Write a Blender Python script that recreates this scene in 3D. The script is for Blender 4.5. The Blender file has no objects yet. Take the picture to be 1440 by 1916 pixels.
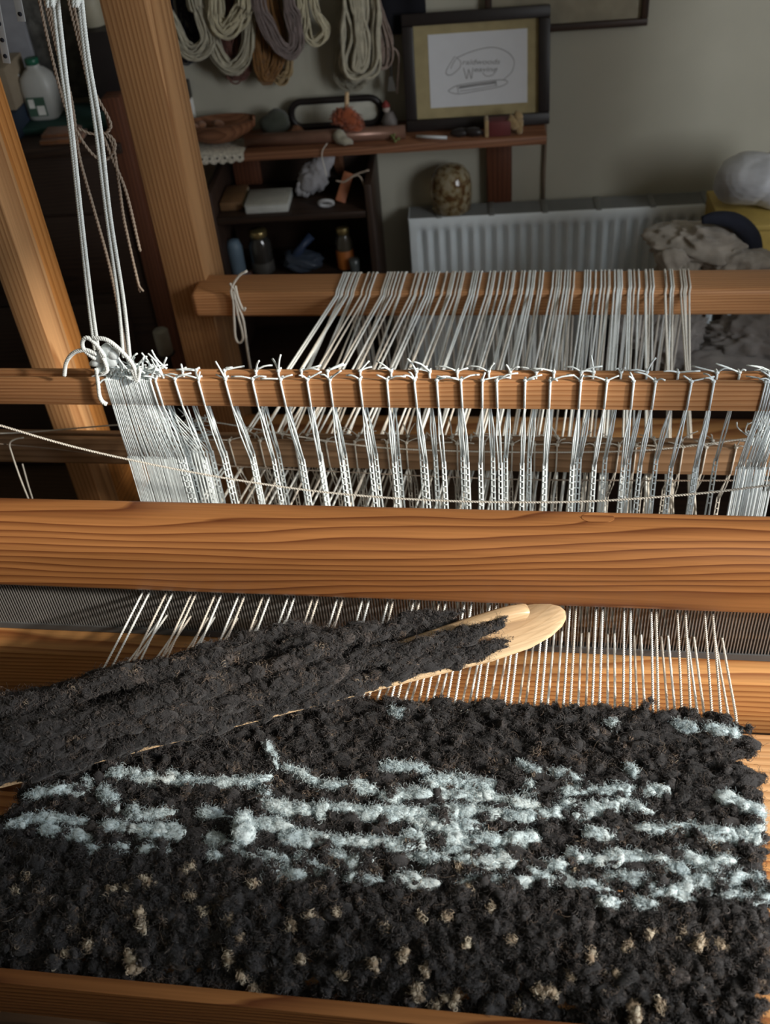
import bpy, bmesh, math, random
import numpy as np
from mathutils import Vector, Matrix

random.seed(7)
rng = np.random.default_rng(7)
scn = bpy.context.scene
COL = scn.collection

# ------------------------------------------------------------------ camera
FPX = 1920.0
_b = 2250.0
_a = (FPX * FPX - 318 * _b) / 12820
_X = np.array([12820, 318, -FPX]); _X /= np.linalg.norm(_X)
_D = np.array([_a, _b, FPX]); _D /= np.linalg.norm(_D)
_Y = np.cross(_D, _X); _Y /= np.linalg.norm(_Y)
if _Y[2] < 0: _Y = -_Y
M3 = np.array([_X, _Y, -_D]).T           # world -> camera (x right, y down, z forward)
CAM = np.array([0.0, 0.0, 1.8])
cd = bpy.data.cameras.new('camera')
cam = bpy.data.objects.new('camera', cd); COL.objects.link(cam)
cd.sensor_fit = 'VERTICAL'; cd.sensor_height = 36.0; cd.sensor_width = 36.0
cd.lens = FPX / 1916.0 * 36.0
cd.clip_start = 0.05
cd.dof.use_dof = True; cd.dof.focus_distance = 1.28; cd.dof.aperture_fstop = 5.5
R = Matrix((M3[0], -M3[1], -M3[2])).transposed()
cam.matrix_world = Matrix.Translation(CAM) @ R.to_4x4()
scn.camera = cam

# ------------------------------------------------------------------ light
scn.view_settings.view_transform = 'Standard'
scn.view_settings.look = 'None'
scn.view_settings.gamma = 1.0
scn.view_settings.use_curve_mapping = False
scn.view_settings.exposure = 0.0
w = bpy.data.worlds.new('world'); scn.world = w; w.use_nodes = True
w.node_tree.nodes['Background'].inputs[0].default_value = (0.62, 0.76, 1.0, 1)
w.node_tree.nodes['Background'].inputs[1].default_value = 0.6
WIN = (1.9, 0.36, 1.62)                   # centre of the window in the right wall
ld = bpy.data.lights.new('window_daylight', 'AREA'); ld.shape = 'RECTANGLE'
ld.size = 1.0; ld.size_y = 1.15; ld.energy = 44; ld.color = (0.93, 0.97, 1.0)
lo = bpy.data.objects.new('window_daylight', ld); COL.objects.link(lo)
lo.location = (WIN[0] - 0.02, WIN[1], WIN[2])
lo.rotation_euler = Vector((-1, 0.25, -0.18)).to_track_quat('-Z', 'Y').to_euler()
sd = bpy.data.lights.new('sun', 'SUN'); sd.energy = 4.8; sd.angle = math.radians(4.0); sd.color = (1.0, 0.91, 0.79)
so = bpy.data.objects.new('sun', sd); COL.objects.link(so); so.location = (4, 3, 4)
so.rotation_euler = Vector((-1.0, 0.32, -0.46)).to_track_quat('-Z', 'Y').to_euler()

# ------------------------------------------------------------------ pixel helpers (a pixel gives a direction, a known plane the distance)
def ray(px, py): return M3.T @ np.array([px - 720.0, py - 958.0, FPX])
def onz(px, py, z): r = ray(px, py); return CAM + r * (z - CAM[2]) / r[2]
def ony(px, py, y): r = ray(px, py); return CAM + r * (y - CAM[1]) / r[1]
def onx(px, py, x): r = ray(px, py); return CAM + r * (x - CAM[0]) / r[0]
WTH = math.radians(4.35)
WU = np.array([math.cos(WTH), math.sin(WTH), 0]); WN = np.array([math.sin(WTH), -math.cos(WTH), 0])
WP0 = np.array([-0.351, 2.491, 0.0]) - WN * 0.11
def W(u, z, o): return WP0 + WU * u + WN * o + np.array([0, 0, z])
def onw(px, py, o):
    r = ray(px, py); q = WP0 + WN * o; t = ((q - CAM) @ WN) / (r @ WN); p = CAM + r * t
    return (p - WP0) @ WU, p[2]

# ------------------------------------------------------------------ object helpers
def link(o, parent=None):
    COL.objects.link(o)
    if parent is not None:
        o.parent = parent
        o.matrix_parent_inverse = parent.matrix_basis.inverted()
    return o
def tag(o, label=None, cat=None, group=None, kind=None):
    if label: o['label'] = label
    if cat: o['category'] = cat
    if group: o['group'] = group
    if kind: o['kind'] = kind
    return o
def thing(name, loc, label, cat, group=None):
    o = bpy.data.objects.new(name, None); o.empty_display_size = 0.05
    o.location = Vector([float(v) for v in loc]); COL.objects.link(o)
    return tag(o, label, cat, group)
def np_mesh(name, V, Fs, tone=None, smooth=True):
    me = bpy.data.meshes.new(name)
    V = np.asarray(V, dtype=np.float32)
    me.vertices.add(len(V)); me.vertices.foreach_set('co', V.ravel())
    Fs = [np.asarray(f, dtype=np.int32) for f in Fs if len(f)]
    nl = sum(f.size for f in Fs); npoly = sum(len(f) for f in Fs)
    me.loops.add(nl); me.polygons.add(npoly)
    li = np.concatenate([f.ravel() for f in Fs]).astype(np.int32)
    tot = np.concatenate([np.full(len(f), f.shape[1], dtype=np.int32) for f in Fs])
    st = np.concatenate([[0], np.cumsum(tot)[:-1]]).astype(np.int32)
    me.loops.foreach_set('vertex_index', li)
    me.polygons.foreach_set('loop_start', st)
    try: me.polygons.foreach_set('loop_total', tot)
    except Exception: pass
    me.update(calc_edges=True)
    me.polygons.foreach_set('use_smooth', np.full(npoly, smooth, dtype=bool))
    if tone is not None:
        at = me.attributes.new('tone', 'FLOAT', 'POINT')
        at.data.foreach_set('value', np.asarray(tone, dtype=np.float32))
    me.validate()
    return me
class MB:
    def __init__(s): s.V = []; s.F3 = []; s.F4 = []; s.T = []; s.n = 0
    def add(s, V, F3=None, F4=None, tone=0.3):
        V = np.asarray(V, dtype=np.float32).reshape(-1, 3)
        if F3 is not None and len(F3): s.F3.append(np.asarray(F3, dtype=np.int32) + s.n)
        if F4 is not None and len(F4): s.F4.append(np.asarray(F4, dtype=np.int32) + s.n)
        t = np.asarray(tone, dtype=np.float32)
        s.T.append(np.full(len(V), t) if t.ndim == 0 else t)
        s.V.append(V); s.n += len(V); return s
    def obj(s, name, mat, parent=None, smooth=True):
        Fs = []
        if s.F3: Fs.append(np.concatenate(s.F3))
        if s.F4: Fs.append(np.concatenate(s.F4))
        me = np_mesh(name, np.concatenate(s.V), Fs, np.concatenate(s.T), smooth)
        me.materials.append(mat)
        return link(bpy.data.objects.new(name, me), parent)
    # -- shapes
    def tubes(s, P, Rr, S=5, tone=0.3, caps=True):
        """P (N,K,3) many curves with the same number of points; Rr (N,) or (N,K)"""
        P = np.asarray(P, dtype=np.float64)
        if P.ndim == 2: P = P[None]
        N, K, _ = P.shape
        Rr = np.asarray(Rr, dtype=np.float64)
        if Rr.ndim == 0: Rr = np.full((N, K), float(Rr))
        elif Rr.ndim == 1: Rr = (np.repeat(Rr[:, None], K, 1) if len(Rr) == N and N != K or len(Rr) == N and N > 1 else np.repeat(Rr[None], N, 0))
        T = np.gradient(P, axis=1); T /= (np.linalg.norm(T, axis=2, keepdims=True) + 1e-12)
        mean = np.abs(T).mean(axis=1); ref = np.zeros((N, 3)); ref[np.arange(N), mean.argmin(axis=1)] = 1
        n1 = np.cross(T, ref[:, None, :]); n1 /= (np.linalg.norm(n1, axis=2, keepdims=True) + 1e-12)
        n2 = np.cross(T, n1)
        a = np.arange(S) * 2 * math.pi / S
        V = P[:, :, None, :] + Rr[:, :, None, None] * (np.cos(a)[None, None, :, None] * n1[:, :, None, :] + np.sin(a)[None, None, :, None] * n2[:, :, None, :])
        base = (np.arange(N) * K * S)[:, None, None] + (np.arange(K - 1) * S)[None, :, None]
        i = np.arange(S)[None, None, :]; j = (i + 1) % S
        F = np.stack([base + i, base + j, base + j + S, base + i + S], axis=-1).reshape(-1, 4)
        F3 = None
        if caps and S >= 3:
            b0 = (np.arange(N) * K * S)[:, None]; k = np.arange(1, S - 1)[None, :]
            c0 = np.stack([b0 + 0 * k, b0 + k + 1, b0 + k], -1).reshape(-1, 3)
            b1 = b0 + (K - 1) * S
            c1 = np.stack([b1 + 0 * k, b1 + k, b1 + k + 1], -1).reshape(-1, 3)
            F3 = np.concatenate([c0, c1])
        t = np.asarray(tone, dtype=np.float64)
        if t.ndim == 1: t = np.repeat(t, K * S)
        return s.add(V.reshape(-1, 3), F3, F, t)
    def lumps(s, C, A, tone=0.3, amp=0.18, lvl=2, freq=2.2, fine=0.0, ridge=0.0):
        """C (N,3) centres; A (N,3,3) columns = semi-axis vectors"""
        C = np.asarray(C, float).reshape(-1, 3); A = np.asarray(A, float).reshape(-1, 3, 3)
        tv, tf = ICO[lvl]; N = len(C)
        ph = rng.uniform(0, 6.28, (N, 4)); k = rng.normal(0, 1, (N, 4, 3)) * freq
        d = np.zeros((N, len(tv)))
        for q in range(4): d += np.sin(k[:, q] @ tv.T + ph[:, q, None])
        r = 1 + amp * d * 0.6
        if ridge:
            for fq in (4.0, 7.5):
                k2 = rng.normal(0, 1, (N, 3, 3)) * fq; p2 = rng.uniform(0, 6.28, (N, 3)); wob = 1.2 * np.sin(k[:, 0] @ tv.T * 1.7)
                for q in range(3): r += ridge * 0.5 * (4.0 / fq) * (0.45 - np.abs(np.sin(k2[:, q] @ tv.T + p2[:, q, None] + wob)))
        if fine: r += fine * rng.normal(0, 1, r.shape)
        V = C[:, None, :] + np.einsum('nij,nvj->nvi', A, tv[None] * r[:, :, None])
        F = (tf[None] + (np.arange(N) * len(tv))[:, None, None]).reshape(-1, 3)
        t = np.asarray(tone, float)
        if t.ndim == 1: t = np.repeat(t, len(tv))
        return s.add(V.reshape(-1, 3), F, None, t)
    def box(s, p0, p1, tone=0.3):
        x0, y0, z0 = p0; x1, y1, z1 = p1
        V = [(x0,y0,z0),(x1,y0,z0),(x1,y1,z0),(x0,y1,z0),(x0,y0,z1),(x1,y0,z1),(x1,y1,z1),(x0,y1,z1)]
        F = [(0,3,2,1),(4,5,6,7),(0,1,5,4),(1,2,6,5),(2,3,7,6),(3,0,4,7)]
        return s.add(V, None, F, tone)
    def prism(s, poly, ax0, ax1, o, h, tone=0.3):
        """poly (2D) on axes ax0, ax1 at origin o, extruded by vector h"""
        P = np.array([np.asarray(o) + np.asarray(ax0) * a + np.asarray(ax1) * b for a, b in poly]); n = len(P)
        V = np.concatenate([P, P + np.asarray(h)])
        c0 = P.mean(0); V = np.concatenate([V, [c0, c0 + np.asarray(h)]])
        F4 = [(i, (i + 1) % n, n + (i + 1) % n, n + i) for i in range(n)]
        F3 = [((i + 1) % n, i, 2 * n) for i in range(n)] + [(n + i, n + (i + 1) % n, 2 * n + 1) for i in range(n)]
        return s.add(V, F3, F4, tone)
    def lathe(s, prof, o, seg=24, tone=0.3, ax=(0, 0, 1)):
        ax = Vector(ax).normalized(); q = Vector((0, 0, 1)).rotation_difference(ax).to_matrix(); q = np.array(q)
        V = []; a = np.arange(seg) * 2 * math.pi / seg
        for r, z in prof:
            V.append(np.stack([r * np.cos(a), r * np.sin(a), np.full(seg, z)], -1))
        V = np.concatenate(V) @ q.T + np.asarray(o)
        F = []
        for k in range(len(prof) - 1):
            for i in range(seg):
                j = (i + 1) % seg
                F.append((k * seg + i, k * seg + j, (k + 1) * seg + j, (k + 1) * seg + i))
        F3 = []
        n = len(V); V = np.concatenate([V, [np.asarray(o) + q @ np.array([0, 0, prof[0][1]]), np.asarray(o) + q @ np.array([0, 0, prof[-1][1]])]])
        for i in range(seg):
            j = (i + 1) % seg
            F3 += [(j, i, n), ((len(prof) - 1) * seg + i, (len(prof) - 1) * seg + j, n + 1)]
        return s.add(V, F3, F, tone)
def _ico(l):
    bm = bmesh.new(); bmesh.ops.create_icosphere(bm, subdivisions=l, radius=1)
    V = np.array([v.co[:] for v in bm.verts]); F = np.array([[v.index for v in f.verts] for f in bm.faces]); bm.free(); return V, F
ICO = {l: _ico(l) for l in (1, 2, 3, 4, 5)}
def smooth_path(pts, n=40):
    """Catmull-Rom through the points, resampled"""
    P = np.asarray(pts, float)
    if len(P) == 2: return P[0] + (P[1] - P[0]) * np.linspace(0, 1, n)[:, None]
    Q = np.concatenate([[2 * P[0] - P[1]], P, [2 * P[-1] - P[-2]]])
    out = []; t = np.linspace(0, len(P) - 1, n)
    for u in t:
        i = min(int(u), len(P) - 2); f = u - i
        a, b, c, d = Q[i], Q[i + 1], Q[i + 2], Q[i + 3]
        out.append(0.5 * (2 * b + (c - a) * f + (2 * a - 5 * b + 4 * c - d) * f * f + (3 * b - a - 3 * c + d) * f ** 3))
    return np.array(out)
def frame_of(P):
    T = np.gradient(P, axis=0); T /= np.linalg.norm(T, axis=1, keepdims=True) + 1e-12
    ref = np.zeros(3); ref[np.abs(T).mean(0).argmin()] = 1
    n1 = np.cross(T, ref); n1 /= np.linalg.norm(n1, axis=1, keepdims=True) + 1e-12
    return T, n1, np.cross(T, n1)
def twist(mb, pts, Rr, strands=3, pitch=0.012, tone=0.3, S=5, per=7):
    """laid rope: strands winding round one another along a path"""
    P0 = smooth_path(pts, 60); L = np.linalg.norm(np.diff(P0, axis=0), axis=1).sum()
    n = max(12, int(L / pitch * per)); P = smooth_path(pts, n); T, n1, n2 = frame_of(P)
    sl = np.concatenate([[0], np.cumsum(np.linalg.norm(np.diff(P, axis=0), axis=1))])
    for k in range(strands):
        a = sl / pitch * 2 * math.pi + k * 2 * math.pi / strands
        Q = P + (np.cos(a)[:, None] * n1 + np.sin(a)[:, None] * n2) * Rr * 0.5
        mb.tubes(Q, Rr * 0.58, S, tone)
    return mb
def rbox_mesh(name, sx, sy, sz, bev=0.003, seg=2):
    bm = bmesh.new(); bmesh.ops.create_cube(bm, size=1)
    bmesh.ops.scale(bm, vec=(sx, sy, sz), verts=bm.verts)
    if bev > 0:
        bmesh.ops.bevel(bm, geom=bm.edges[:], offset=min(bev, 0.49 * min(sx, sy, sz)), segments=seg, profile=0.5, affect='EDGES')
    me = bpy.data.meshes.new(name); bm.to_mesh(me); bm.free()
    for p in me.polygons: p.use_smooth = True
    try: me.set_sharp_from_angle(angle=math.radians(35))
    except Exception: pass
    return me
def timber(name, p0, p1, wd, ht, mat, parent=None, up=(0, 0, 1), bev=0.003, seg=2):
    """straight beam from p0 to p1 (centre line), width across, height along 'up'; grain runs along local X"""
    p0 = Vector([float(v) for v in p0]); p1 = Vector([float(v) for v in p1])
    x = (p1 - p0).normalized(); z = Vector(up); z = (z - x * z.dot(x)).normalized(); y = z.cross(x)
    me = rbox_mesh(name, (p1 - p0).length, wd, ht, bev, seg); me.materials.append(mat)
    o = bpy.data.objects.new(name, me)
    m = Matrix((x, y, z)).transposed().to_4x4(); m.translation = (p0 + p1) / 2
    link(o, parent); o.matrix_basis = m
    return o
def wbox(name, u0, u1, z0, z1, o0, o1, mat, parent=None, bev=0.003, seg=2, vert=False):
    """box set square to the back wall"""
    c = W((u0 + u1) / 2, (z0 + z1) / 2, (o0 + o1) / 2)
    if vert:
        me = rbox_mesh(name, z1 - z0, u1 - u0, o1 - o0, bev, seg)
        m = Matrix(((0, 0, 1), tuple(WU), tuple(WN * 1.0))).transposed()
        if m.determinant() < 0: m = Matrix(((0, 0, 1), tuple(WU), tuple(-WN))).transposed()
    else:
        me = rbox_mesh(name, u1 - u0, o1 - o0, z1 - z0, bev, seg)
        m = Matrix(((tuple(WU)), tuple(-WN), (0, 0, 1))).transposed()
    me.materials.append(mat); o = bpy.data.objects.new(name, me); link(o, parent)
    m = m.to_4x4(); m.translation = Vector(c); o.matrix_basis = m
    return o

# ------------------------------------------------------------------ materials
def newmat(name):
    m = bpy.data.materials.new(name); m.use_nodes = True
    nt = m.node_tree; return m, nt, nt.nodes['Principled BSDF']
def nd(nt, t, **k):
    n = nt.nodes.new(t)
    for a, v in k.items(): setattr(n, a, v)
    return n
def ramp(nt, stops, interp='LINEAR'):
    n = nt.nodes.new('ShaderNodeValToRGB'); cr = n.color_ramp; cr.interpolation = interp
    while len(cr.elements) < len(stops): cr.elements.new(0.5)
    for e, (p, c) in zip(cr.elements, stops): e.position = p; e.color = (c[0], c[1], c[2], 1)
    return n
def plain(name, col, rough=0.6, metal=0.0, var=0.12, scale=30, bump=0.0, bscale=120, sheen=0.0, spec=0.4):
    m, nt, p = newmat(name); L = nt.links
    tc = nd(nt, 'ShaderNodeTexCoord'); no = nd(nt, 'ShaderNodeTexNoise'); no.inputs['Scale'].default_value = scale; no.inputs['Detail'].default_value = 4
    L.new(tc.outputs['Object'], no.inputs['Vector'])
    c = np.array(col)
    r = ramp(nt, [(0.3, c * (1 - var)), (0.7, np.minimum(c * (1 + var), 1))]); L.new(no.outputs['Fac'], r.inputs[0])
    L.new(r.outputs[0], p.inputs['Base Color'])
    p.inputs['Roughness'].default_value = rough; p.inputs['Metallic'].default_value = metal; p.inputs['Specular IOR Level'].default_value = spec
    if sheen: p.inputs['Sheen Weight'].default_value = sheen
    if bump:
        n2 = nd(nt, 'ShaderNodeTexNoise'); n2.inputs['Scale'].default_value = bscale; n2.inputs['Detail'].default_value = 5
        L.new(tc.outputs['Object'], n2.inputs['Vector'])
        b = nd(nt, 'ShaderNodeBump'); b.inputs['Strength'].default_value = bump; b.inputs['Distance'].default_value = 0.004
        L.new(n2.outputs['Fac'], b.inputs['Height']); L.new(b.outputs[0], p.inputs['Normal'])
    return m
def wood(name, light, dark, ring=40, off=(0.05, 0.09), rough=0.42, contrast=0.75, dist=3.0, stretch=0.16, spec=0.4, tilt=1.2):
    """growth rings round the long (local X) axis, cut by the faces of the timber"""
    m, nt, p = newmat(name); L = nt.links
    tc = nd(nt, 'ShaderNodeTexCoord'); oi = nd(nt, 'ShaderNodeObjectInfo')
    ml = nd(nt, 'ShaderNodeVectorMath', operation='MULTIPLY'); ml.inputs[1].default_value = (stretch, 1, 1)
    mp = nd(nt, 'ShaderNodeMapping'); mp.inputs['Rotation'].default_value = (0, math.radians(tilt), math.radians(tilt * 0.6)); L.new(tc.outputs['Object'], mp.inputs['Vector'])
    L.new(mp.outputs[0], ml.inputs[0])
    cx = nd(nt, 'ShaderNodeCombineXYZ'); mm = nd(nt, 'ShaderNodeMath', operation='MULTIPLY'); mm.inputs[1].default_value = 17.0
    L.new(oi.outputs['Random'], mm.inputs[0]); L.new(mm.outputs[0], cx.inputs[0]); cx.inputs[1].default_value = off[0]; cx.inputs[2].default_value = off[1]
    ad = nd(nt, 'ShaderNodeVectorMath', operation='ADD'); L.new(ml.outputs[0], ad.inputs[0]); L.new(cx.outputs[0], ad.inputs[1])
    # slow wander of the rings
    nz = nd(nt, 'ShaderNodeTexNoise'); nz.inputs['Scale'].default_value = 9.0; nz.inputs['Detail'].default_value = 2.0; L.new(ad.outputs[0], nz.inputs['Vector'])
    sc = nd(nt, 'ShaderNodeVectorMath', operation='SCALE'); sc.inputs['Scale'].default_value = 0.012 * dist
    sb = nd(nt, 'ShaderNodeVectorMath', operation='SUBTRACT'); sb.inputs[1].default_value = (0.5, 0.5, 0.5)
    L.new(nz.outputs['Color'], sb.inputs[0]); L.new(sb.outputs[0], sc.inputs[0])
    ad2 = nd(nt, 'ShaderNodeVectorMath', operation='ADD'); L.new(ad.outputs[0], ad2.inputs[0]); L.new(sc.outputs[0], ad2.inputs[1])
    wv = nd(nt, 'ShaderNodeTexWave', wave_type='RINGS', rings_direction='X', wave_profile='SAW'); wv.inputs['Scale'].default_value = ring
    wv.inputs['Distortion'].default_value = 0.8; wv.inputs['Detail'].default_value = 1.5; wv.inputs['Detail Scale'].default_value = 0.4
    L.new(ad2.outputs[0], wv.inputs['Vector'])
    l, d = np.array(light), np.array(dark); mid = l * 0.8 + d * 0.2
    r = ramp(nt, [(0.0, l), (0.45, mid), (0.80, l * (1 - contrast) + d * contrast), (0.93, d), (1.0, mid)]); L.new(wv.outputs['Fac'], r.inputs[0])
    # fine fibres
    m2 = nd(nt, 'ShaderNodeVectorMath', operation='MULTIPLY'); m2.inputs[1].default_value = (6, 260, 260); L.new(tc.outputs['Object'], m2.inputs[0])
    fb = nd(nt, 'ShaderNodeTexNoise'); fb.inputs['Scale'].default_value = 1.0; fb.inputs['Detail'].default_value = 3; L.new(m2.outputs[0], fb.inputs['Vector'])
    mx = nd(nt, 'ShaderNodeMix', data_type='RGBA', blend_type='MULTIPLY'); mx.inputs[0].default_value = 0.55
    fr = ramp(nt, [(0.3, (0.66, 0.62, 0.58)), (0.65, (1.08, 1.06, 1.04))]); L.new(fb.outputs['Fac'], fr.inputs[0])
    L.new(r.outputs[0], mx.inputs[6]); L.new(fr.outputs[0], mx.inputs[7])
    # broad tone patches
    n3 = nd(nt, 'ShaderNodeTexNoise'); n3.inputs['Scale'].default_value = 5.0; L.new(ad.outputs[0], n3.inputs['Vector'])
    r3 = ramp(nt, [(0.35, (0.84, 0.80, 0.76)), (0.65, (1.1, 1.1, 1.1))]); L.new(n3.outputs['Fac'], r3.inputs[0])
    mx2 = nd(nt, 'ShaderNodeMix', data_type='RGBA', blend_type='MULTIPLY'); mx2.inputs[0].default_value = 1.0
    L.new(mx.outputs[2], mx2.inputs[6]); L.new(r3.outputs[0], mx2.inputs[7])
    L.new(mx2.outputs[2], p.inputs['Base Color'])
    p.inputs['Roughness'].default_value = rough; p.inputs['Specular IOR Level'].default_value = spec
    b = nd(nt, 'ShaderNodeBump'); b.inputs['Strength'].default_value = 0.12; b.inputs['Distance'].default_value = 0.002
    L.new(fb.outputs['Fac'], b.inputs['Height']); L.new(b.outputs[0], p.inputs['Normal'])
    return m
def wool(name, stops, bump=0.7, bscale=420, sheen=0.25, rough=0.9, spec=0.25):
    m, nt, p = newmat(name); L = nt.links
    at = nd(nt, 'ShaderNodeAttribute'); at.attribute_name = 'tone'
    tc = nd(nt, 'ShaderNodeTexCoord'); no = nd(nt, 'ShaderNodeTexNoise'); no.inputs['Scale'].default_value = 160; no.inputs['Detail'].default_value = 4
    L.new(tc.outputs['Object'], no.inputs['Vector'])
    s1 = nd(nt, 'ShaderNodeMath', operation='MULTIPLY_ADD'); s1.inputs[1].default_value = 0.35; s1.inputs[2].default_value = -0.17
    L.new(no.outputs['Fac'], s1.inputs[0])
    ad = nd(nt, 'ShaderNodeMath', operation='ADD'); L.new(at.outputs['Fac'], ad.inputs[0]); L.new(s1.outputs[0], ad.inputs[1])
    r = ramp(nt, stops); L.new(ad.outputs[0], r.inputs[0]); L.new(r.outputs[0], p.inputs['Base Color'])
    p.inputs['Roughness'].default_value = rough; p.inputs['Sheen Weight'].default_value = sheen; p.inputs['Sheen Roughness'].default_value = 0.4
    p.inputs['Specular IOR Level'].default_value = spec
    n2 = nd(nt, 'ShaderNodeTexNoise'); n2.inputs['Scale'].default_value = bscale; n2.inputs['Detail'].default_value = 6; n2.inputs['Roughness'].default_value = 0.7
    L.new(tc.outputs['Object'], n2.inputs['Vector'])
    b = nd(nt, 'ShaderNodeBump'); b.inputs['Strength'].default_value = bump; b.inputs['Distance'].default_value = 0.003
    L.new(n2.outputs['Fac'], b.inputs['Height']); L.new(b.outputs[0], p.inputs['Normal'])
    return m
def glass(name, col, rough=0.05):
    m, nt, p = newmat(name)
    p.inputs['Base Color'].default_value = (*col, 1); p.inputs['Transmission Weight'].default_value = 1.0
    p.inputs['Roughness'].default_value = rough; p.inputs['IOR'].default_value = 1.45
    return m

PINE = wood('pine_oiled', (0.60, 0.31, 0.115), (0.27, 0.095, 0.028), ring=34, off=(0.03, 0.075))
PINE_CAP = wood('pine_beater', (0.46, 0.205, 0.070), (0.155, 0.048, 0.015), ring=40, off=(0.012, 0.046), dist=4.2, stretch=0.14, tilt=1.6, contrast=0.68)
PINE_FINE = wood('pine_fine', (0.60, 0.32, 0.15), (0.36, 0.15, 0.055), ring=62, off=(0.12, 0.10), dist=1.5)
PINE_POST = wood('pine_post', (0.53, 0.30, 0.14), (0.30, 0.14, 0.055), ring=40, off=(0.10, 0.03), dist=2.5, stretch=0.06)
PINE_ORANGE = wood('pine_orange', (0.54, 0.24, 0.07), (0.34, 0.13, 0.03), ring=46, off=(0.2, 0.1), dist=2.0, stretch=0.06)
PINE_PALE = wood('pine_pale', (0.62, 0.38, 0.19), (0.42, 0.22, 0.09), ring=48, off=(0.06, 0.11), dist=2.5)
PINE_SHADED = wood('pine_shaded', (0.40, 0.25, 0.145), (0.24, 0.135, 0.07), ring=40, off=(0.08, 0.05), dist=2.5)  # darker pine: the shade on the lowered bars is put into the colour
BEECH = wood('beech', (0.76, 0.57, 0.36), (0.66, 0.47, 0.28), ring=60, off=(0.1, 0.2), contrast=0.5, rough=0.38, dist=1.0)
SHELFW = wood('shelf_wood', (0.28, 0.13, 0.07), (0.15, 0.06, 0.03), ring=40, off=(0.05, 0.07), rough=0.5)
REDW = wood('red_brown_wood', (0.15, 0.055, 0.028), (0.08, 0.028, 0.015), ring=40, off=(0.05, 0.07), rough=0.5)
DARKW = wood('dark_stained_wood', (0.045, 0.026, 0.018), (0.022, 0.013, 0.010), ring=36, off=(0.05, 0.07), rough=0.5)
BLACKFR = plain('black_frame', (0.018, 0.014, 0.014), 0.4)
WALL = plain('wall_paint', (0.44, 0.42, 0.345), 0.9, var=0.05, scale=6, bump=0.08, bscale=90)
FLOORM = wood('floor_boards', (0.12, 0.07, 0.04), (0.06, 0.035, 0.02), ring=20, rough=0.6)
COTTON = plain('cotton_white', (0.84, 0.88, 0.86), 0.8, var=0.06, scale=200, bump=0.4, bscale=900, sheen=0.2, spec=0.2)
COTTON_WARM = plain('cotton_warm', (0.74, 0.70, 0.62), 0.8, var=0.08, scale=200, bump=0.4, bscale=900, sheen=0.2, spec=0.2)
HEDDLE = plain('heddle_white', (0.82, 0.90, 0.92), 0.7, var=0.05, scale=200, bump=0.3, bscale=900, spec=0.3)
LINEN = plain('linen_cord', (0.36, 0.29, 0.23), 0.85, var=0.12, scale=150, spec=0.2)
REEDM = plain('reed_steel', (0.26, 0.25, 0.24), 0.45, metal=0.3)
REEDB = plain('reed_binding', (0.09, 0.09, 0.09), 0.6)
RADM = plain('radiator_enamel', (0.78, 0.84, 0.87), 0.35, var=0.03)
GRILLE = plain('radiator_grille', (0.20, 0.205, 0.20), 0.5, var=0.05)
DWOOL = wool('dark_fleece', [(0.0, (0.006, 0.0055, 0.0065)), (0.35, (0.022, 0.019, 0.0195)), (0.62, (0.068, 0.053, 0.046)), (0.85, (0.20, 0.135, 0.09)), (1.0, (0.50, 0.42, 0.31))], sheen=0.16, rough=0.62, spec=0.5)
LWOOL = wool('pale_blue_fleece', [(0.0, (0.30, 0.38, 0.42)), (0.4, (0.56, 0.68, 0.72)), (1.0, (0.80, 0.88, 0.88))], bump=0.6)
NUBW = wool('beige_fleece', [(0.0, (0.16, 0.10, 0.06)), (0.5, (0.42, 0.33, 0.23)), (1.0, (0.66, 0.60, 0.47))], bump=0.6)

# ================================================================== the room
def struct(o): o['kind'] = 'structure'; return o
XL, XR, YF, ZC = -2.6, 1.9, -1.7, 2.5
struct(timber('floor', (XL - 0.1, 0.6, -0.03), (XR + 0.1, 0.6, -0.03), 5.0, 0.06, FLOORM, bev=0))
struct(timber('ceiling', (XL - 0.1, 0.6, ZC + 0.03), (XR + 0.1, 0.6, ZC + 0.03), 5.0, 0.06, WALL, bev=0))
struct(wbox('wall_back', -3.0, 3.0, 0, ZC, -0.12, 0.0, WALL, bev=0))
struct(timber('wall_left', (XL - 0.05, YF, ZC / 2), (XL - 0.05, 2.75, ZC / 2), 0.1, ZC, WALL, bev=0))
struct(timber('wall_front', (XL - 0.1, YF - 0.05, ZC / 2), (XR + 0.1, YF - 0.05, ZC / 2), 0.1, ZC, WALL, bev=0))
wr = thing('wall_right', (XR, 0.5, 0), 'cream wall with the window', 'wall'); wr['kind'] = 'structure'; del wr['category']
wy0, wy1, wz0, wz1 = WIN[1] - 0.54, WIN[1] + 0.54, WIN[2] - 0.62, WIN[2] + 0.70
mb = MB()
for a, b in (((XR, YF, 0), (XR + 0.12, wy0, ZC)), ((XR, wy1, 0), (XR + 0.12, 2.9, ZC)), ((XR, wy0, 0), (XR + 0.12, wy1, wz0)), ((XR, wy0, wz1), (XR + 0.12, wy1, ZC))): mb.box(a, b)
mb.obj('masonry', WALL, wr, smooth=False)
win = thing('window_1', (XR + 0.06, WIN[1], wz0), 'white casement window in the right wall', 'window'); win['kind'] = 'structure'; del win['category']
PAINT = plain('white_paint', (0.75, 0.74, 0.70), 0.5)
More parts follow.
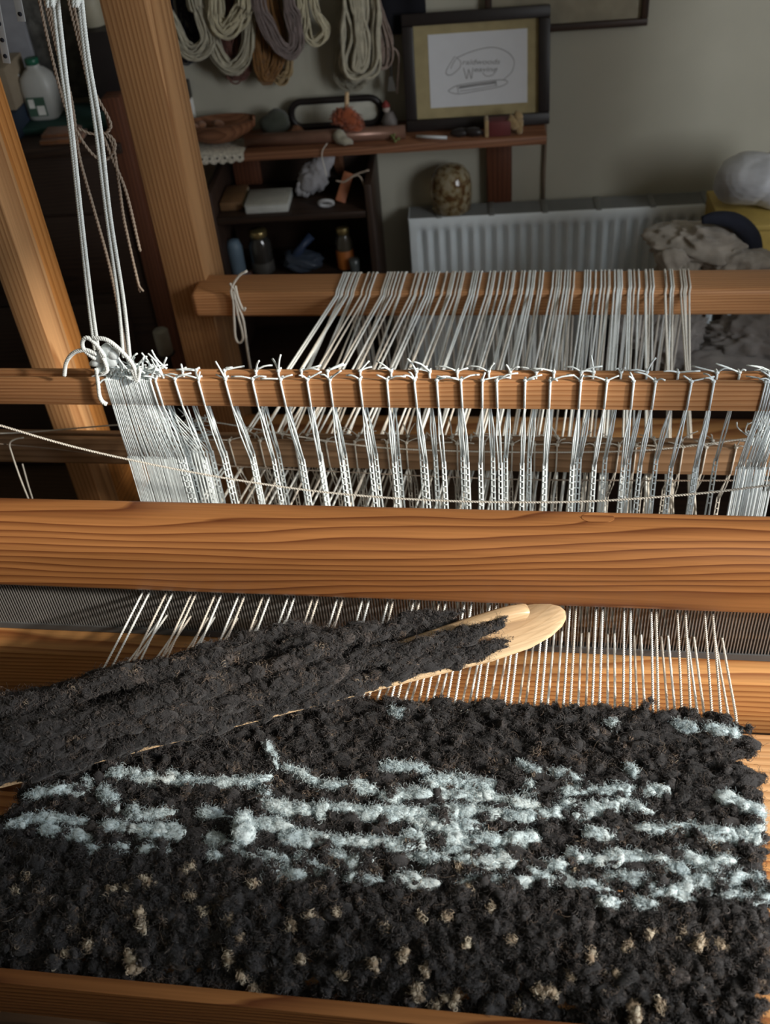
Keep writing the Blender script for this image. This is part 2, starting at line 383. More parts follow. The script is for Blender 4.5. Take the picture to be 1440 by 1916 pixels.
for nm, p0, p1 in (('frame_rail', (XR + .06, wy0, wz0 + .02), (XR + .06, wy1, wz0 + .02)), ('frame_rail', (XR + .06, wy0, wz1 - .02), (XR + .06, wy1, wz1 - .02)),
                   ('frame_stile', (XR + .06, wy0 + .02, wz0 + .04), (XR + .06, wy0 + .02, wz1 - .04)), ('frame_stile', (XR + .06, wy1 - .02, wz0 + .04), (XR + .06, wy1 - .02, wz1 - .04))):
    timber(nm, p0, p1, 0.04, 0.04, PAINT, win, up=(0.3, 0.2, 1) if nm == 'frame_rail' else (0, 1, 0))

# ================================================================== the loom frame
XP = ony(392, 560, 1.80)[0]                      # inner face of the left rear post
lroot = thing('floor_loom', (-0.15, 1.1, 0), 'large oiled pine floor loom frame carrying warp and rug', 'loom')
# rear left post, two boards
XQ = ony(318, 560, 1.80)[0]
PD = onx(430, 560, XP)[1] - 1.80
timber('post', ((XQ + XP) / 2, 1.80 + PD / 2, 0), ((XQ + XP) / 2, 1.80 + PD / 2, 1.75), XP - XQ, PD, PINE_POST, lroot, up=(0, 1, 0), bev=0.004)
# middle left post: front board and two boards behind it
Y1 = 1.42
xa, xb = ony(12, 560, Y1)[0], ony(63, 560, Y1)[0]
ym, ye = onx(103, 560, xb)[1], onx(132, 560, xb - 0.004)[1]
timber('post', ((xa + xb) / 2, (Y1 + ym) / 2, 0), ((xa + xb) / 2, (Y1 + ym) / 2, 1.9), xb - xa, ym - Y1, PINE_POST, lroot, up=(0, 1, 0), bev=0.003)
timber('post_board', ((xa + xb) / 2 - 0.002, (ym + ye) / 2, 0), ((xa + xb) / 2 - 0.002, (ym + ye) / 2, 1.9), xb - xa - 0.006, ye - ym - 0.001, PINE_ORANGE, lroot, up=(0, 1, 0), bev=0.003)
# right posts (outside the view)
timber('post', (0.74, 1.845, 0), (0.74, 1.845, 1.75), 0.065, 0.09, PINE_POST, lroot, up=(0, 1, 0))
timber('post', (0.86, 1.47, 0), (0.86, 1.47, 1.9), 0.05, 0.1, PINE_POST, lroot, up=(0, 1, 0))
timber('top_beam', (xa, 1.47, 1.93), (0.89, 1.47, 1.93), 0.07, 0.06, PINE, lroot)
# back beam
BBZ = 0.845
bbl = XP - 0.02
timber('back_beam', (bbl, 1.79, BBZ - 0.0275), (0.71, 1.79, BBZ - 0.0275), 0.086, 0.055, PINE_FINE, lroot, bev=0.011, seg=4)
timber('warp_beam', (-0.69, 1.84, 0.42), (0.71, 1.84, 0.42), 0.1, 0.1, PINE, lroot, bev=0.03, seg=4)
# side rails and lower cross beams
timber('side_rail', (-0.86, 0.40, 0.50), (-0.86, 1.80, 0.50), 0.05, 0.10, PINE_ORANGE, lroot)
timber('side_rail', (0.74, 0.40, 0.66), (0.74, 1.80, 0.66), 0.05, 0.10, PINE_ORANGE, lroot)
timber('side_rail', (-0.86, 0.40, 0.22), (-0.86, 1.80, 0.22), 0.05, 0.10, PINE, lroot)
timber('side_rail', (0.74, 0.40, 0.22), (0.74, 1.80, 0.22), 0.05, 0.10, PINE, lroot)
timber('front_post', (-0.80, 0.46, 0), (-0.80, 0.46, 0.76), 0.06, 0.08, PINE_POST, lroot, up=(0, 1, 0))
timber('front_post', (0.74, 0.46, 0), (0.74, 0.46, 0.76), 0.06, 0.08, PINE_POST, lroot, up=(0, 1, 0))
timber('knee_beam', (-0.84, 0.855, 0.575), (0.71, 0.855, 0.575), 0.16, 0.05, PINE_PALE, lroot, bev=0.004)
timber('knee_beam', (-0.84, 0.685, 0.580), (0.71, 0.685, 0.580), 0.15, 0.05, PINE, lroot, bev=0.004)
# breast beam: a thin front board with the round beam the rug bends over behind it
timber('breast_board', (-0.82, 0.4225, 0.765), (0.76, 0.4225, 0.765), 0.016, 0.072, PINE_CAP, lroot, bev=0.0025)
timber('breast_beam', (-0.78, 0.485, 0.752), (0.74, 0.485, 0.752), 0.085, 0.085, PINE, lroot, bev=0.03, seg=4)
# lamms and treadles, far below the warp
for k, (yy, zz) in enumerate(((1.22, 0.36), (1.27, 0.36), (1.32, 0.34), (1.37, 0.34))):
    timber('lamm', (-0.66, yy, zz), (0.55, yy, zz - 0.03), 0.022, 0.045, DARKW, lroot)
for k in range(6):
    xk = -0.45 + k * 0.13
    timber('treadle', (xk, 0.55, 0.10 + 0.02 * (k % 2)), (xk + 0.01, 1.75, 0.14), 0.045, 0.03, DARKW, lroot)

# ================================================================== the beater
broot = thing('beater', (-0.12, 0.98, 0.60), 'thick oiled pine beater with steel reed hanging across the loom', 'beater')
CY0, CY1 = 0.957, 1.036
CZ0, CZ1 = ony(720, 1126, CY0 + 0.004)[2], ony(720, 946, CY1 - 0.003)[2]
RY = 0.992; RB = ony(720, 1206, RY - 0.006)[2]
# hand tree with a rounded section
def capped(name, x0, x1, prof, mat, parent):
    """solid of constant (y,z) section along x; grain along local X"""
    yc = sum(p[0] for p in prof) / len(prof); zc = sum(p[1] for p in prof) / len(prof)
    m = MB(); n = len(prof); xs = np.linspace(x0, x1, 9); xc = (x0 + x1) / 2
    V = np.array([[x - xc, p[0] - yc, p[1] - zc] for x in xs for p in prof])
    F = [(i * n + j, i * n + (j + 1) % n, (i + 1) * n + (j + 1) % n, (i + 1) * n + j) for i in range(len(xs) - 1) for j in range(n)]
    k = len(V); V = np.concatenate([V, [[x0 - xc, 0, 0], [x1 - xc, 0, 0]]])
    F3 = [((j + 1) % n, j, k) for j in range(n)] + [((len(xs) - 1) * n + j, (len(xs) - 1) * n + (j + 1) % n, k + 1) for j in range(n)]
    m.add(V, F3, F); o = m.obj(name, mat, parent); o.matrix_basis = Matrix.Translation((xc, yc, zc))
    try: o.data.set_sharp_from_angle(angle=math.radians(50))
    except Exception: pass
    return o
def rsect(y0, y1, z0, z1, r):
    """rounded rectangle; r = radii at (front bottom, back bottom, back top, front top)"""
    out = []
    for (cy, cz, rr, a0) in ((y0 + r[0], z0 + r[0], r[0], 180), (y1 - r[1], z0 + r[1], r[1], 270), (y1 - r[2], z1 - r[2], r[2], 0), (y0 + r[3], z1 - r[3], r[3], 90)):
        for k in range(7):
            a = math.radians(a0 + 15 * k); out.append((cy + rr * math.cos(a), cz + rr * math.sin(a)))
    return out
cap = capped('hand_tree', -0.95, 0.70, rsect(CY0, CY1, CZ0, CZ1, (0.016, 0.008, 0.010, 0.050)), PINE_CAP, broot)
pk = onz(1118, 971, CZ1 - 0.002)
plug = MB(); a = np.arange(20) * 2 * math.pi / 20
plug.prism([(0.021 * math.cos(t), 0.010 * math.sin(t)) for t in a], (1, 0, 0), (0, 1, 0), (pk[0], pk[1], CZ1 - 0.012), (0, 0, 0.0124))
plug.obj('wood_plug', PINE_CAP, cap, smooth=False)
kn = MB(); kn.lumps([[pk[0] - 0.027, pk[1], CZ1 - 0.004]], [np.diag([0.012, 0.005, 0.005])], amp=0.2, lvl=2); kn.obj('knot', DARKW, cap)
capped('lower_rail', -0.95, 0.70, rsect(0.955, 1.032, 0.570, RB - 0.002, (0.008, 0.008, 0.006, 0.022)), PINE, broot)
for xx in (-0.93, 0.68):
    timber('sword', (xx, 1.055, 0.60), (xx, 1.055, 1.85), 0.035, 0.06, PINE, broot, up=(0, 1, 0))
mb = MB(); mb.box((-0.85, RY - 0.006, RB), (0.62, RY + 0.006, RB + 0.011)); mb.box((-0.85, RY - 0.006, CZ0 - 0.006), (0.62, RY + 0.006, CZ0 + 0.012))
rb = mb.obj('reed', REEDB, broot, smooth=False)
mb = MB(); pitch = 0.0042
n = int(1.46 / pitch)
for k in range(n):
    x = -0.845 + k * pitch
    mb.box((x - 0.0007, RY - 0.004, RB + 0.009), (x + 0.0007, RY + 0.004, CZ0))
ro = mb.obj('dents', REEDM, rb, smooth=False); ro['kind'] = 'stuff'

# ================================================================== the heddle shafts
def bar_top(py, y): return ony(720, py, y)[2]
SH = []   # (y front, z top, height, depth, eye z)
SH.append((1.200, bar_top(714, 1.200), 0.046, 0.011, 0.740))
SH.append((1.2215, bar_top(690, 1.2325), 0.046, 0.011, 0.737))
SH.append((1.300, bar_top(831, 1.300), 0.052, 0.012, 0.600))
SH.append((1.3215, bar_top(811, 1.3335), 0.052, 0.012, 0.597))
words = ['front heddle shaft, raised, tied with white string heddles in a dense bunch', 'second heddle shaft just behind the raised front shaft',
         'lowered third heddle shaft with a sunken bar coloured as in shade', 'lowered rear heddle shaft closest to the back beam']
f1 = [282, 292, 328, 372, 422, 473, 525, 575, 617, 673, 724, 775, 817, 862, 902, 929, 982, 1029, 1086, 1135, 1185, 1226, 1293, 1335]
f2 = [296, 341, 366, 419, 478, 520, 563, 612, 673, 731, 778, 803, 855, 914, 954, 1003, 1036, 1087, 1110, 1162, 1210, 1269, 1342, 1384]
f3 = [430, 487, 552, 610, 664, 724, 760, 815, 855, 905, 958, 1000, 1042, 1080, 1113, 1158, 1190, 1228, 1278, 1322, 1378]
f4 = [400, 476, 527, 573, 632, 668, 727, 762, 795, 845, 880, 955, 990, 1044, 1094, 1143, 1184, 1226, 1276, 1335]
def heddle(root, x, xe, s, tails=True, thick=0.0019, strands=3, mat=HEDDLE):
    y, zt, h, d, ze = SH[s]
    mb = MB(); yf = y - thick; jz = 0.002
    # loop round the bar, tied on top
    Q = [(x, y + d + thick, zt - h), (x, y + d + thick, zt), (x, y + d * 0.5, zt + thick), (x, yf, zt), (x + (xe - x) * 0.15, yf, zt - h * 0.9)]
    mb.tubes(np.array(Q), thick, 5)
    b0 = np.array([x + (xe - x) * 0.15, yf, zt - h * 0.9]); e0 = np.array([xe, y + d * 0.5, ze + 0.115])
    b1 = np.array([x + (xe - x) * 0.15, y + d + thick, zt - h])
    for k in range(strands):
        src = b0 if k % 2 == 0 else b1
        off = np.array([(k - (strands - 1) / 2) * 0.0035 + random.uniform(-.001, .001), 0, 0])
        mb.tubes(np.array([src, src * 0.5 + e0 * 0.5 + off * 0.9, e0 + off * 0.6]), thick * 0.62, 4)
    # ladder of the eye
    for sg in (-1, 1):
        mb.tubes(np.array([e0 + (0.0022 * sg, 0, 0.004), (xe + 0.0028 * sg, y + d * 0.5, ze), (xe + 0.0022 * sg, y + d * 0.5, ze - 0.05), (xe + 0.001 * sg, y + d * 0.5, ze - 0.19)]), thick * 0.72, 4)
    if strands > 2:
        for q in range(7):
            zq = ze + 0.108 - q * 0.012
            mb.tubes(np.array([(xe - 0.003, y + d * 0.4, zq), (xe + 0.003, y + d * 0.4, zq)]), thick * 0.6, 4)
    if tails:
        k0 = np.array([x, y + d * 0.4 - 0.004, zt + 0.003])
        mb.lumps([k0], [np.diag([0.0036, 0.0032, 0.0030])], lvl=1, amp=0.1)
        for q in range(2):
            a = random.choice((0.2, 0.5, 2.6, 2.9, 1.2, 1.9)) + random.uniform(-.25, .25); ln = random.uniform(0.014, 0.036)
            up_ = random.uniform(0.0, 0.9)
            e = k0 + np.array([math.cos(a) * ln, random.uniform(-.006, .010), abs(math.sin(a)) * ln * up_ + 0.002])
            mb.tubes(smooth_path([k0, (k0 + e) / 2 + (0, 0, 0.004 * random.random()), e], 5), thick * 0.8, 4)
    return mb.obj('heddle', mat, root)
def xshift(px, py0, s, dpx=0): return ony(px, py0, SH[s][0])[0]
sroots = []
for s in range(4):
    y, zt, h, d, ze = SH[s]
    r = thing('heddle_shaft', (-0.15, y + d / 2, 0.4), words[s], 'shaft', 'heddle shafts of the loom'); sroots.append(r)
    timber('upper_bar', (-0.95, y + d / 2, zt - h / 2), (0.62, y + d / 2, zt - h / 2), d, h, PINE_FINE if s < 2 else PINE_SHADED, r, bev=0.003)
    timber('lower_bar', (-0.95, y + d / 2, ze - 0.2), (0.62, y + d / 2, ze - 0.2), d, h, PINE_FINE, r, bev=0.003)
NG = 23
def gx_eye(g): return -0.515 + (0.268 + 0.515) * g / (NG - 1)
for s, (lst, py) in enumerate(((f1, 713), (f2, 691), (f3, 831), (f4, 811))):
    for k, px in enumerate(lst):
        x = ony(px, py, SH[s][0])[0]
        xe = x * 0.97 - 0.004 + random.uniform(-0.006, 0.006)
        heddle(sroots[s], x, xe, s, mat=HEDDLE if s < 2 else COTTON_WARM, thick=0.0018 if s < 2 else 0.0013, strands=3)
# dense bunches of unused heddles
xl0, xl1 = ony(198, 712, 1.2)[0], ony(279, 712, 1.2)[0]
for k in range(28):
    x = xl0 + (xl1 - xl0) * k / 27 + random.uniform(-.0006, .0006)
    heddle(sroots[0], x, x + 0.016 * (k / 29.0) - 0.003 + random.uniform(-.002, .002), 0, tails=False, thick=random.uniform(.0010, .00135), strands=2)
xl0, xl1 = ony(210, 691, 1.246)[0], ony(285, 691, 1.246)[0]
for k in range(16):
    x = xl0 + (xl1 - xl0) * k / 15
    heddle(sroots[1], x, x + 0.05 + 0.02 * k / 15, 1, tails=(k % 2 == 0), thick=0.0015, strands=1)
for s, (p0, p1, n) in ((0, (1432, 1490, 12)), (2, (338, 372, 8)), (3, (1408, 1480, 16)), (1, (1440, 1490, 8))):
    for k in range(n):
        x = ony(p0 + (p1 - p0) * k / (n - 1), 713 if s == 0 else 691 if s == 1 else 820, SH[s][0])[0]
        heddle(sroots[s], x, x - (0.014 if p0 > 1000 else -0.012) + random.uniform(-.002, .002), s, tails=True, thick=0.0014, strands=2)
# whisker tangle over the left bunch
mb = MB()
y, zt, h, d, ze = SH[0]
for k in range(95):
    px = random.uniform(195, 318); b = ony(px, random.uniform(690, 712), random.uniform(1.2, 1.25))
    e = b + np.array([random.uniform(-.022, .022), random.uniform(-.012, .012), random.uniform(0.006, 0.036)])
    if random.random() < 0.4: e = b + np.array([random.uniform(-.03, .03), random.uniform(-.014, .0), random.uniform(-0.006, 0.012)])
    mb.tubes(smooth_path([b, (b + e) / 2 + (random.uniform(-.004, .004), 0, random.uniform(0, .005)), e], 6), 0.0014, 4)
for k in range(46):
    px = random.uniform(345, 385); b = ony(px, random.uniform(780, 830), 1.296)
    e = b + np.array([random.uniform(-.02, .02), random.uniform(-.01, .01), random.uniform(-0.02, 0.02)])
    mb.tubes(smooth_path([b, (b + e) / 2 + (random.uniform(-.01, .01), 0, random.uniform(-.01, .01)), e], 6), 0.0009, 4)
for k in range(50):
    px = random.uniform(1398, 1445); b = ony(px, random.uniform(800, 850), 1.33)
    e = b + np.array([random.uniform(-.025, .02), random.uniform(-.01, .01), random.uniform(-0.02, 0.025)])
    mb.tubes(smooth_path([b, (b + e) / 2 + (random.uniform(-.01, .01), 0, random.uniform(-.01, .01)), e], 6), 0.0010, 4)
o = mb.obj('heddle_tails', HEDDLE, sroots[0]); o['kind'] = 'stuff'

# ================================================================== the warp
FY, FZ = 0.786, 0.815
wroot = thing('cotton_warp', (-0.155, 1.3, FZ), 'white cotton warp stretched from back beam to the rug edge', 'warp threads')
XF0, XF1 = -0.549, 0.228
for g in range(NG):
    for q in range(4):                               # two threads up, two down
        up_ = q < 2
        t = (g + 0.5) / NG + ((q % 2) * 0.0105 - 0.005 + (0.0 if up_ else 0.022)) + random.uniform(-.0015, .0015)
        xf = XF0 + (XF1 - XF0) * (t - 0.5 / NG) * NG / (NG - 0.5)
        s = q % 2 if up_ else 2 + q % 2
        y, zt, h, d, ze = SH[s]
        xr = xf * 1.0 + 0.004 + (xf + 0.16) * 0.035
        xe = xf + (xf + 0.16) * 0.05 + 0.010 + random.uniform(-.006, .006) + (0.0 if up_ else -0.004)
        if q == 0: gj = random.uniform(-.006, .006)
        xb = -0.413 + (0.270 + 0.413) * ((g + 0.5) / NG) + gj + (q - 1.5) * 0.0052 + random.uniform(-.003, .003)
        fz = FZ - 0.001 - (0 if up_ else 0.002)
        rz = fz + (ze - fz) * (RY - FY) / (y - FY)
        P = [(xf - 0.003, FY - 0.020, fz - 0.004), (xf, FY + 0.004, fz), (xr, RY, rz), (xe, y + 0.01, ze - 0.003), (xb, 1.747, BBZ - 0.006), (xb + 0.001, 1.752, BBZ), (xb + 0.002, 1.758, BBZ + 0.0022), (xb + .004, 1.824, BBZ + 0.0022), (xb + .005, 1.832, BBZ - 0.002), (xb + .006, 1.837, BBZ - 0.012), (xb + .006, 1.895, 0.50)]
        mb = MB(); rr = 0.0019
        PP = []
        for a, b in zip(P[:-1], P[1:]):
            n = 3 if a is not P[3] else 5
            PP += [np.array(a) + (np.array(b) - np.array(a)) * i / n for i in range(n)]
        PP.append(np.array(P[-1]))
        # two visible plies in front of the reed, plain yarn behind it
        twist(mb, [P[0], P[1], np.array(P[1]) * .5 + np.array(P[2]) * .5, np.array(P[2]) + (0, 0.006, 0)], rr * 0.98, 2, 0.0085, S=4, per=5)
        mb.tubes(np.array(PP[6:]), rr, 5)
        mb.obj('warp_thread', COTTON if random.random() < 0.6 else COTTON_WARM, wroot)

# ================================================================== fleece helpers
def rand_axes(n, ax, spread=0.35):
    """semi-axes (n,3) turned by small random rotations"""
    A = np.zeros((n, 3, 3)); e = rng.normal(0, spread, (n, 3))
    for i in range(n):
        from mathutils import Euler
        m = np.array(Euler(e[i]).to_matrix()); A[i] = m * np.asarray(ax[i] if np.ndim(ax) > 1 else ax)[None, :]
    return A
_ck = rng.normal(0, 1, (7, 3)) * np.array([130, 170, 120]); _cp = rng.uniform(0, 6.28, 7)
def clump(P, lo, hi, peak):
    """natural colour patches of the fleece, with glints painted into the tone: mostly lo..hi, drifting to peak in scattered locks"""
    d = np.zeros(len(P))
    for k, p in zip(_ck, _cp): d += np.sin(P @ k + p)
    d = d / 3.2
    return np.clip(lo + (hi - lo) * rng.random(len(P)) + (peak - hi) * np.clip(d - 0.30, 0, 1) ** 0.8 * rng.uniform(0.5, 1.3, len(P)), 0.02, 0.95)
def curls(mb, C, Nn, n, size=(0.0016, 0.0034), r=(0.0004, 0.0008), tone=(0.1, 0.5), K=9, S=4, turns=(0.8, 1.9)):
    """small springy locks lying on points C with outward normals Nn"""
    i = rng.integers(0, len(C), n); c = C[i]; nn = Nn[i]
    ax = rng.normal(0, 1, (n, 3)); ax -= nn * (ax * nn).sum(1, keepdims=True) * 0.7; ax /= np.linalg.norm(ax, axis=1, keepdims=True)
    e1 = np.cross(ax, nn); e1 /= np.linalg.norm(e1, axis=1, keepdims=True) + 1e-9; e2 = np.cross(ax, e1)
    rad = rng.uniform(*size, n); tu = rng.uniform(*turns, n); adv = rng.uniform(0.001, 0.007, n); ph = rng.uniform(0, 6.28, n)
    t = np.linspace(0, 1, K)[None, :]
    ang = ph[:, None] + t * tu[:, None] * 2 * math.pi
    P = c[:, None] + rad[:, None, None] * (np.cos(ang)[..., None] * e1[:, None] + np.sin(ang)[..., None] * e2[:, None]) + (ax[:, None] * adv[:, None, None]) * t[..., None]
    rr = rng.uniform(*r, n)[:, None] * (1 - 0.6 * np.abs(t - 0.4))
    mb.tubes(P, rr, S, rng.uniform(*tone, n) if len(tone) == 2 else clump(c, *tone), caps=False)
def fibres(mb, C, Nn, n, length=(0.006, 0.018), r=0.00016, tone=(0.3, 0.8), K=6, S=3):
    i = rng.integers(0, len(C), n); c = C[i]; nn = Nn[i]
    d = nn * 0.55 + rng.normal(0, 0.75, (n, 3)); d /= np.linalg.norm(d, axis=1, keepdims=True)
    sd = rng.normal(0, 1, (n, 3)); sd -= d * (sd * d).sum(1, keepdims=True); sd /= np.linalg.norm(sd, axis=1, keepdims=True) + 1e-9
    s2 = np.cross(d, sd); L = rng.uniform(*length, n); wv = L * rng.uniform(0.08, 0.35, n); fq = rng.uniform(2.5, 9, n); ph = rng.uniform(0, 6, n)
    t = np.linspace(0, 1, K)[None, :]
    P = c[:, None] + d[:, None] * (L[:, None] * t)[..., None] + sd[:, None] * (wv[:, None] * (np.sin(fq[:, None] * t + ph[:, None]) - np.sin(ph)[:, None]))[..., None] + s2[:, None] * (wv[:, None] * (np.cos(fq[:, None] * t + ph[:, None]) - np.cos(ph)[:, None]) * 0.7)[..., None]
    mb.tubes(P, np.full(n, r), S, rng.uniform(*tone, n) if len(tone) == 2 else clump(c, *tone), caps=False)
class Hair:
    """fuzz as real hair curves"""
    def __init__(s): s.P = []; s.T = []; s.R = []
    def tubes(s, P, Rr, S=3, tone=0.3, caps=False):
        s.P.append(np.asarray(P, np.float32)); s.T.append(np.asarray(tone, np.float32)); Rr = np.asarray(Rr)
        s.R.append(np.broadcast_to(Rr if Rr.ndim == 2 else Rr[:, None], P.shape[:2]).astype(np.float32))
    def obj(s, name, mat, parent):
        hc = bpy.data.hair_curves.new(name)
        sizes = np.concatenate([np.full(len(p), p.shape[1], np.int32) for p in s.P])
        hc.add_curves([int(k) for k in sizes])
        hc.points.foreach_set('position', np.concatenate([p.reshape(-1, 3) for p in s.P]).ravel())
        hc.points.foreach_set('radius', np.concatenate([r.ravel() for r in s.R]))
        at = hc.attributes.new('tone', 'FLOAT', 'CURVE'); at.data.foreach_set('value', np.concatenate(s.T))
        hc.materials.append(mat); o = bpy.data.objects.new(name, hc); link(o, parent); o['kind'] = 'stuff'; return o
def surf(mb):
    """points and outward normals of what is in a builder so far (lumps only)"""
    V = np.concatenate(mb.V); F = np.concatenate(mb.F3)
    a, b, c = V[F[:, 0]], V[F[:, 1]], V[F[:, 2]]
    N = np.cross(b - a, c - a); N /= np.linalg.norm(N, axis=1, keepdims=True) + 1e-12
    C = (a + b + c) / 3; k = N[:, 2] > -0.25
    return C[k], N[k]

# ================================================================== the rug
RZ = 0.812
def rug_z(y):
    if y > 0.505: return RZ
    a = min(1.0, (0.505 - y) / 0.07); return RZ - 0.045 * a * a
def rug_edge(y):
    t = (0.789 - y) / 0.245
    return -0.556 - 0.045 * t, 0.246 - 0.010 * t
rug = thing('woven_rug', (-0.16, 0.62, 0.79), 'shaggy dark brown fleece rug with pale blue flecks on the loom', 'rug')
pitch = 0.0152; rows = []
yy = 0.781; j = 0
ALLC, ALLN = [], []
while yy > 0.436:
    xl, xr = rug_edge(yy); z = rug_z(yy)
    xl += random.uniform(-.012, .010); xr += random.uniform(-.010, .012)
    front = yy < 0.575
    step = 0.0185 if not front else 0.0150
    n = int((xr - xl) / step); xs = xl + (np.arange(n) + (0.5 if j % 2 else 0.0) + 0.25) * step + rng.normal(0, 0.002, n)
    C = np.stack([xs, yy + rng.normal(0, 0.0022, n), z + rng.normal(0, 0.0022 if not front else 0.004, n)], -1)
    ax = np.stack([rng.uniform(0.013, 0.020, n), rng.uniform(0.0085, 0.0105, n), rng.uniform(0.0075, 0.0105, n)], -1)
    if front: ax = np.stack([rng.uniform(0.008, 0.014, n), rng.uniform(0.008, 0.012, n), rng.uniform(0.008, 0.013, n)], -1)
    tone = np.clip(rng.normal(0.15, 0.07, n), 0.03, 0.5); hi = rng.random(n) < 0.035; tone[hi] = rng.uniform(0.45, 0.62, hi.sum())
    mb = MB(); mb.lumps(C, rand_axes(n, ax, 0.22), tone, amp=0.30, lvl=3, freq=2.6, fine=0.02)
    # small nubs riding on the row
    m = int(n * (0.9 if not front else 2.2)); C2 = np.stack([rng.uniform(xl, xr, m), yy + rng.normal(0, 0.006, m), z + rng.uniform(0.004, 0.011, m)], -1)
    rr = rng.uniform(0.0028, 0.006, m)[:, None] * rng.uniform(0.75, 1.3, (m, 3))
    tn = np.clip(rng.normal(0.20, 0.12, m), 0.03, 0.8); mb.lumps(C2, rand_axes(m, rr, 1.0), tn, amp=0.30, lvl=2, freq=2.8)
    Sc, Sn = surf(mb); ALLC.append(Sc[::3]); ALLN.append(Sn[::3])
    curls(mb, Sc, Sn, 500, tone=(0.22, 0.60, 0.90), K=9, S=3, r=(0.0005, 0.0009))  # curls paler than the lumps, painting glints into the colour
    mb.obj('weft_row', DWOOL, rug)
    yy -= pitch * random.uniform(0.94, 1.06); j += 1
ALLC = np.concatenate(ALLC); ALLN = np.concatenate(ALLN)
mb = Hair(); curls(mb, ALLC, ALLN, 130000, size=(0.0008, 0.0028), r=(0.00020, 0.00036), tone=(0.15, 0.64, 0.98), K=10, turns=(0.8, 2.4))
fibres(mb, ALLC, ALLN, 100000, length=(0.003, 0.012), r=0.00012, tone=(0.05, 0.50, 0.95)); fibres(mb, ALLC, ALLN, 2500, length=(0.012, 0.026), r=0.00010, tone=(0.4, 0.9), K=10); mb.obj('fuzz', DWOOL, rug)

# pale blue flecks: streaks of unspun fleece woven between the dark rows (pixel -> rug surface)
ST = [[(200,1445),(240,1445),(280,1450),(350,1455),(430,1462),(495,1452)], [(55,1484),(100,1478),(155,1472)], [(165,1457),(170,1457)], [(187,1470),(200,1490),(215,1503)],
 [(18,1547),(55,1530),(110,1530),(155,1535)], [(80,1550),(130,1560),(165,1566)], [(240,1508),(252,1522),(270,1526),(315,1515)], [(195,1542),(235,1542)], [(250,1545),(295,1548),(340,1555)],
 [(270,1562),(320,1562)], [(152,1584),(175,1585)], [(212,1584),(230,1584)], [(265,1586),(305,1588)], [(500,1390),(508,1408),(515,1425)], [(540,1433),(560,1448),(595,1455)], [(600,1466),(645,1470)],
 [(660,1463),(700,1472)], [(490,1480),(498,1481)], [(490,1500),(550,1510),(600,1512),(655,1515),(720,1520),(760,1520)], [(380,1513),(420,1525)], [(475,1534),(535,1542)],
 [(530,1560),(590,1566),(650,1572),(720,1575)], [(390,1567),(435,1572)], [(445,1588),(490,1604)], [(500,1593),(540,1616)], [(560,1600),(600,1615)], [(610,1595),(650,1603),(690,1610)],
 [(385,1595),(405,1600)], [(495,1625),(565,1632)], [(595,1630),(620,1632)], [(655,1635),(700,1642)], [(720,1430),(795,1437)], [(795,1465),(835,1455),(915,1465)],
 [(720,1485),(780,1480),(870,1484),(915,1480)], [(720,1515),(820,1515),(880,1513),(940,1516)], [(770,1532),(830,1540),(895,1545)], [(935,1488),(1000,1505)], [(950,1520),(1000,1522)],
 [(988,1470),(994,1470)], [(1060,1472),(1135,1475),(1185,1470)], [(1210,1474),(1245,1478)], [(1015,1515),(1055,1515)], [(1050,1497),(1090,1505)], [(1110,1505),(1150,1507)], [(1160,1498),(1205,1513)],
 [(1080,1520),(1110,1520)], [(970,1425),(1005,1440)], [(1040,1440),(1080,1455)], [(1176,1430),(1188,1450)], [(1105,1550),(1150,1557)], [(1200,1545),(1300,1545),(1370,1560),(1410,1550)],
 [(1310,1560),(1345,1567)], [(1350,1490),(1400,1505),(1422,1530),(1412,1560)], [(720,1572),(770,1586)], [(760,1558),(800,1570)], [(820,1567),(865,1567)], [(880,1565),(925,1570)],
 [(940,1572),(1000,1562)], [(790,1595),(825,1605)], [(840,1585),(910,1592)], [(860,1604),(895,1615)], [(905,1610),(965,1610)], [(985,1620),(1020,1641)], [(1025,1614),(1050,1617)],
 [(1068,1594),(1100,1602)], [(1125,1605),(1185,1600)], [(1195,1598),(1240,1606),(1280,1622)], [(1275,1595),(1325,1611)], [(1310,1621),(1350,1630)], [(1340,1608),(1365,1606)],
 [(735,1642),(800,1648)], [(860,1650),(910,1642)], [(920,1651),(985,1645)], [(1030,1635),(1080,1646),(1130,1660)], [(1140,1635),(1200,1645),(1250,1665),(1320,1660)], [(1285,1645),(1335,1645)],
 [(1350,1650),(1390,1635),(1430,1655),(1418,1675),(1350,1672)], [(1125,1687),(1155,1687)], [(1190,1687),(1225,1687)], [(1265,1352),(1295,1361)], [(1330,1360),(1375,1367)], [(1138,1350),(1150,1352)], [(735,1325),(752,1332)]]
faint = {13, 14, 15, 31, 46, 47, 48, 79, 80, 81, 82, 2}
PC, PN = [], []
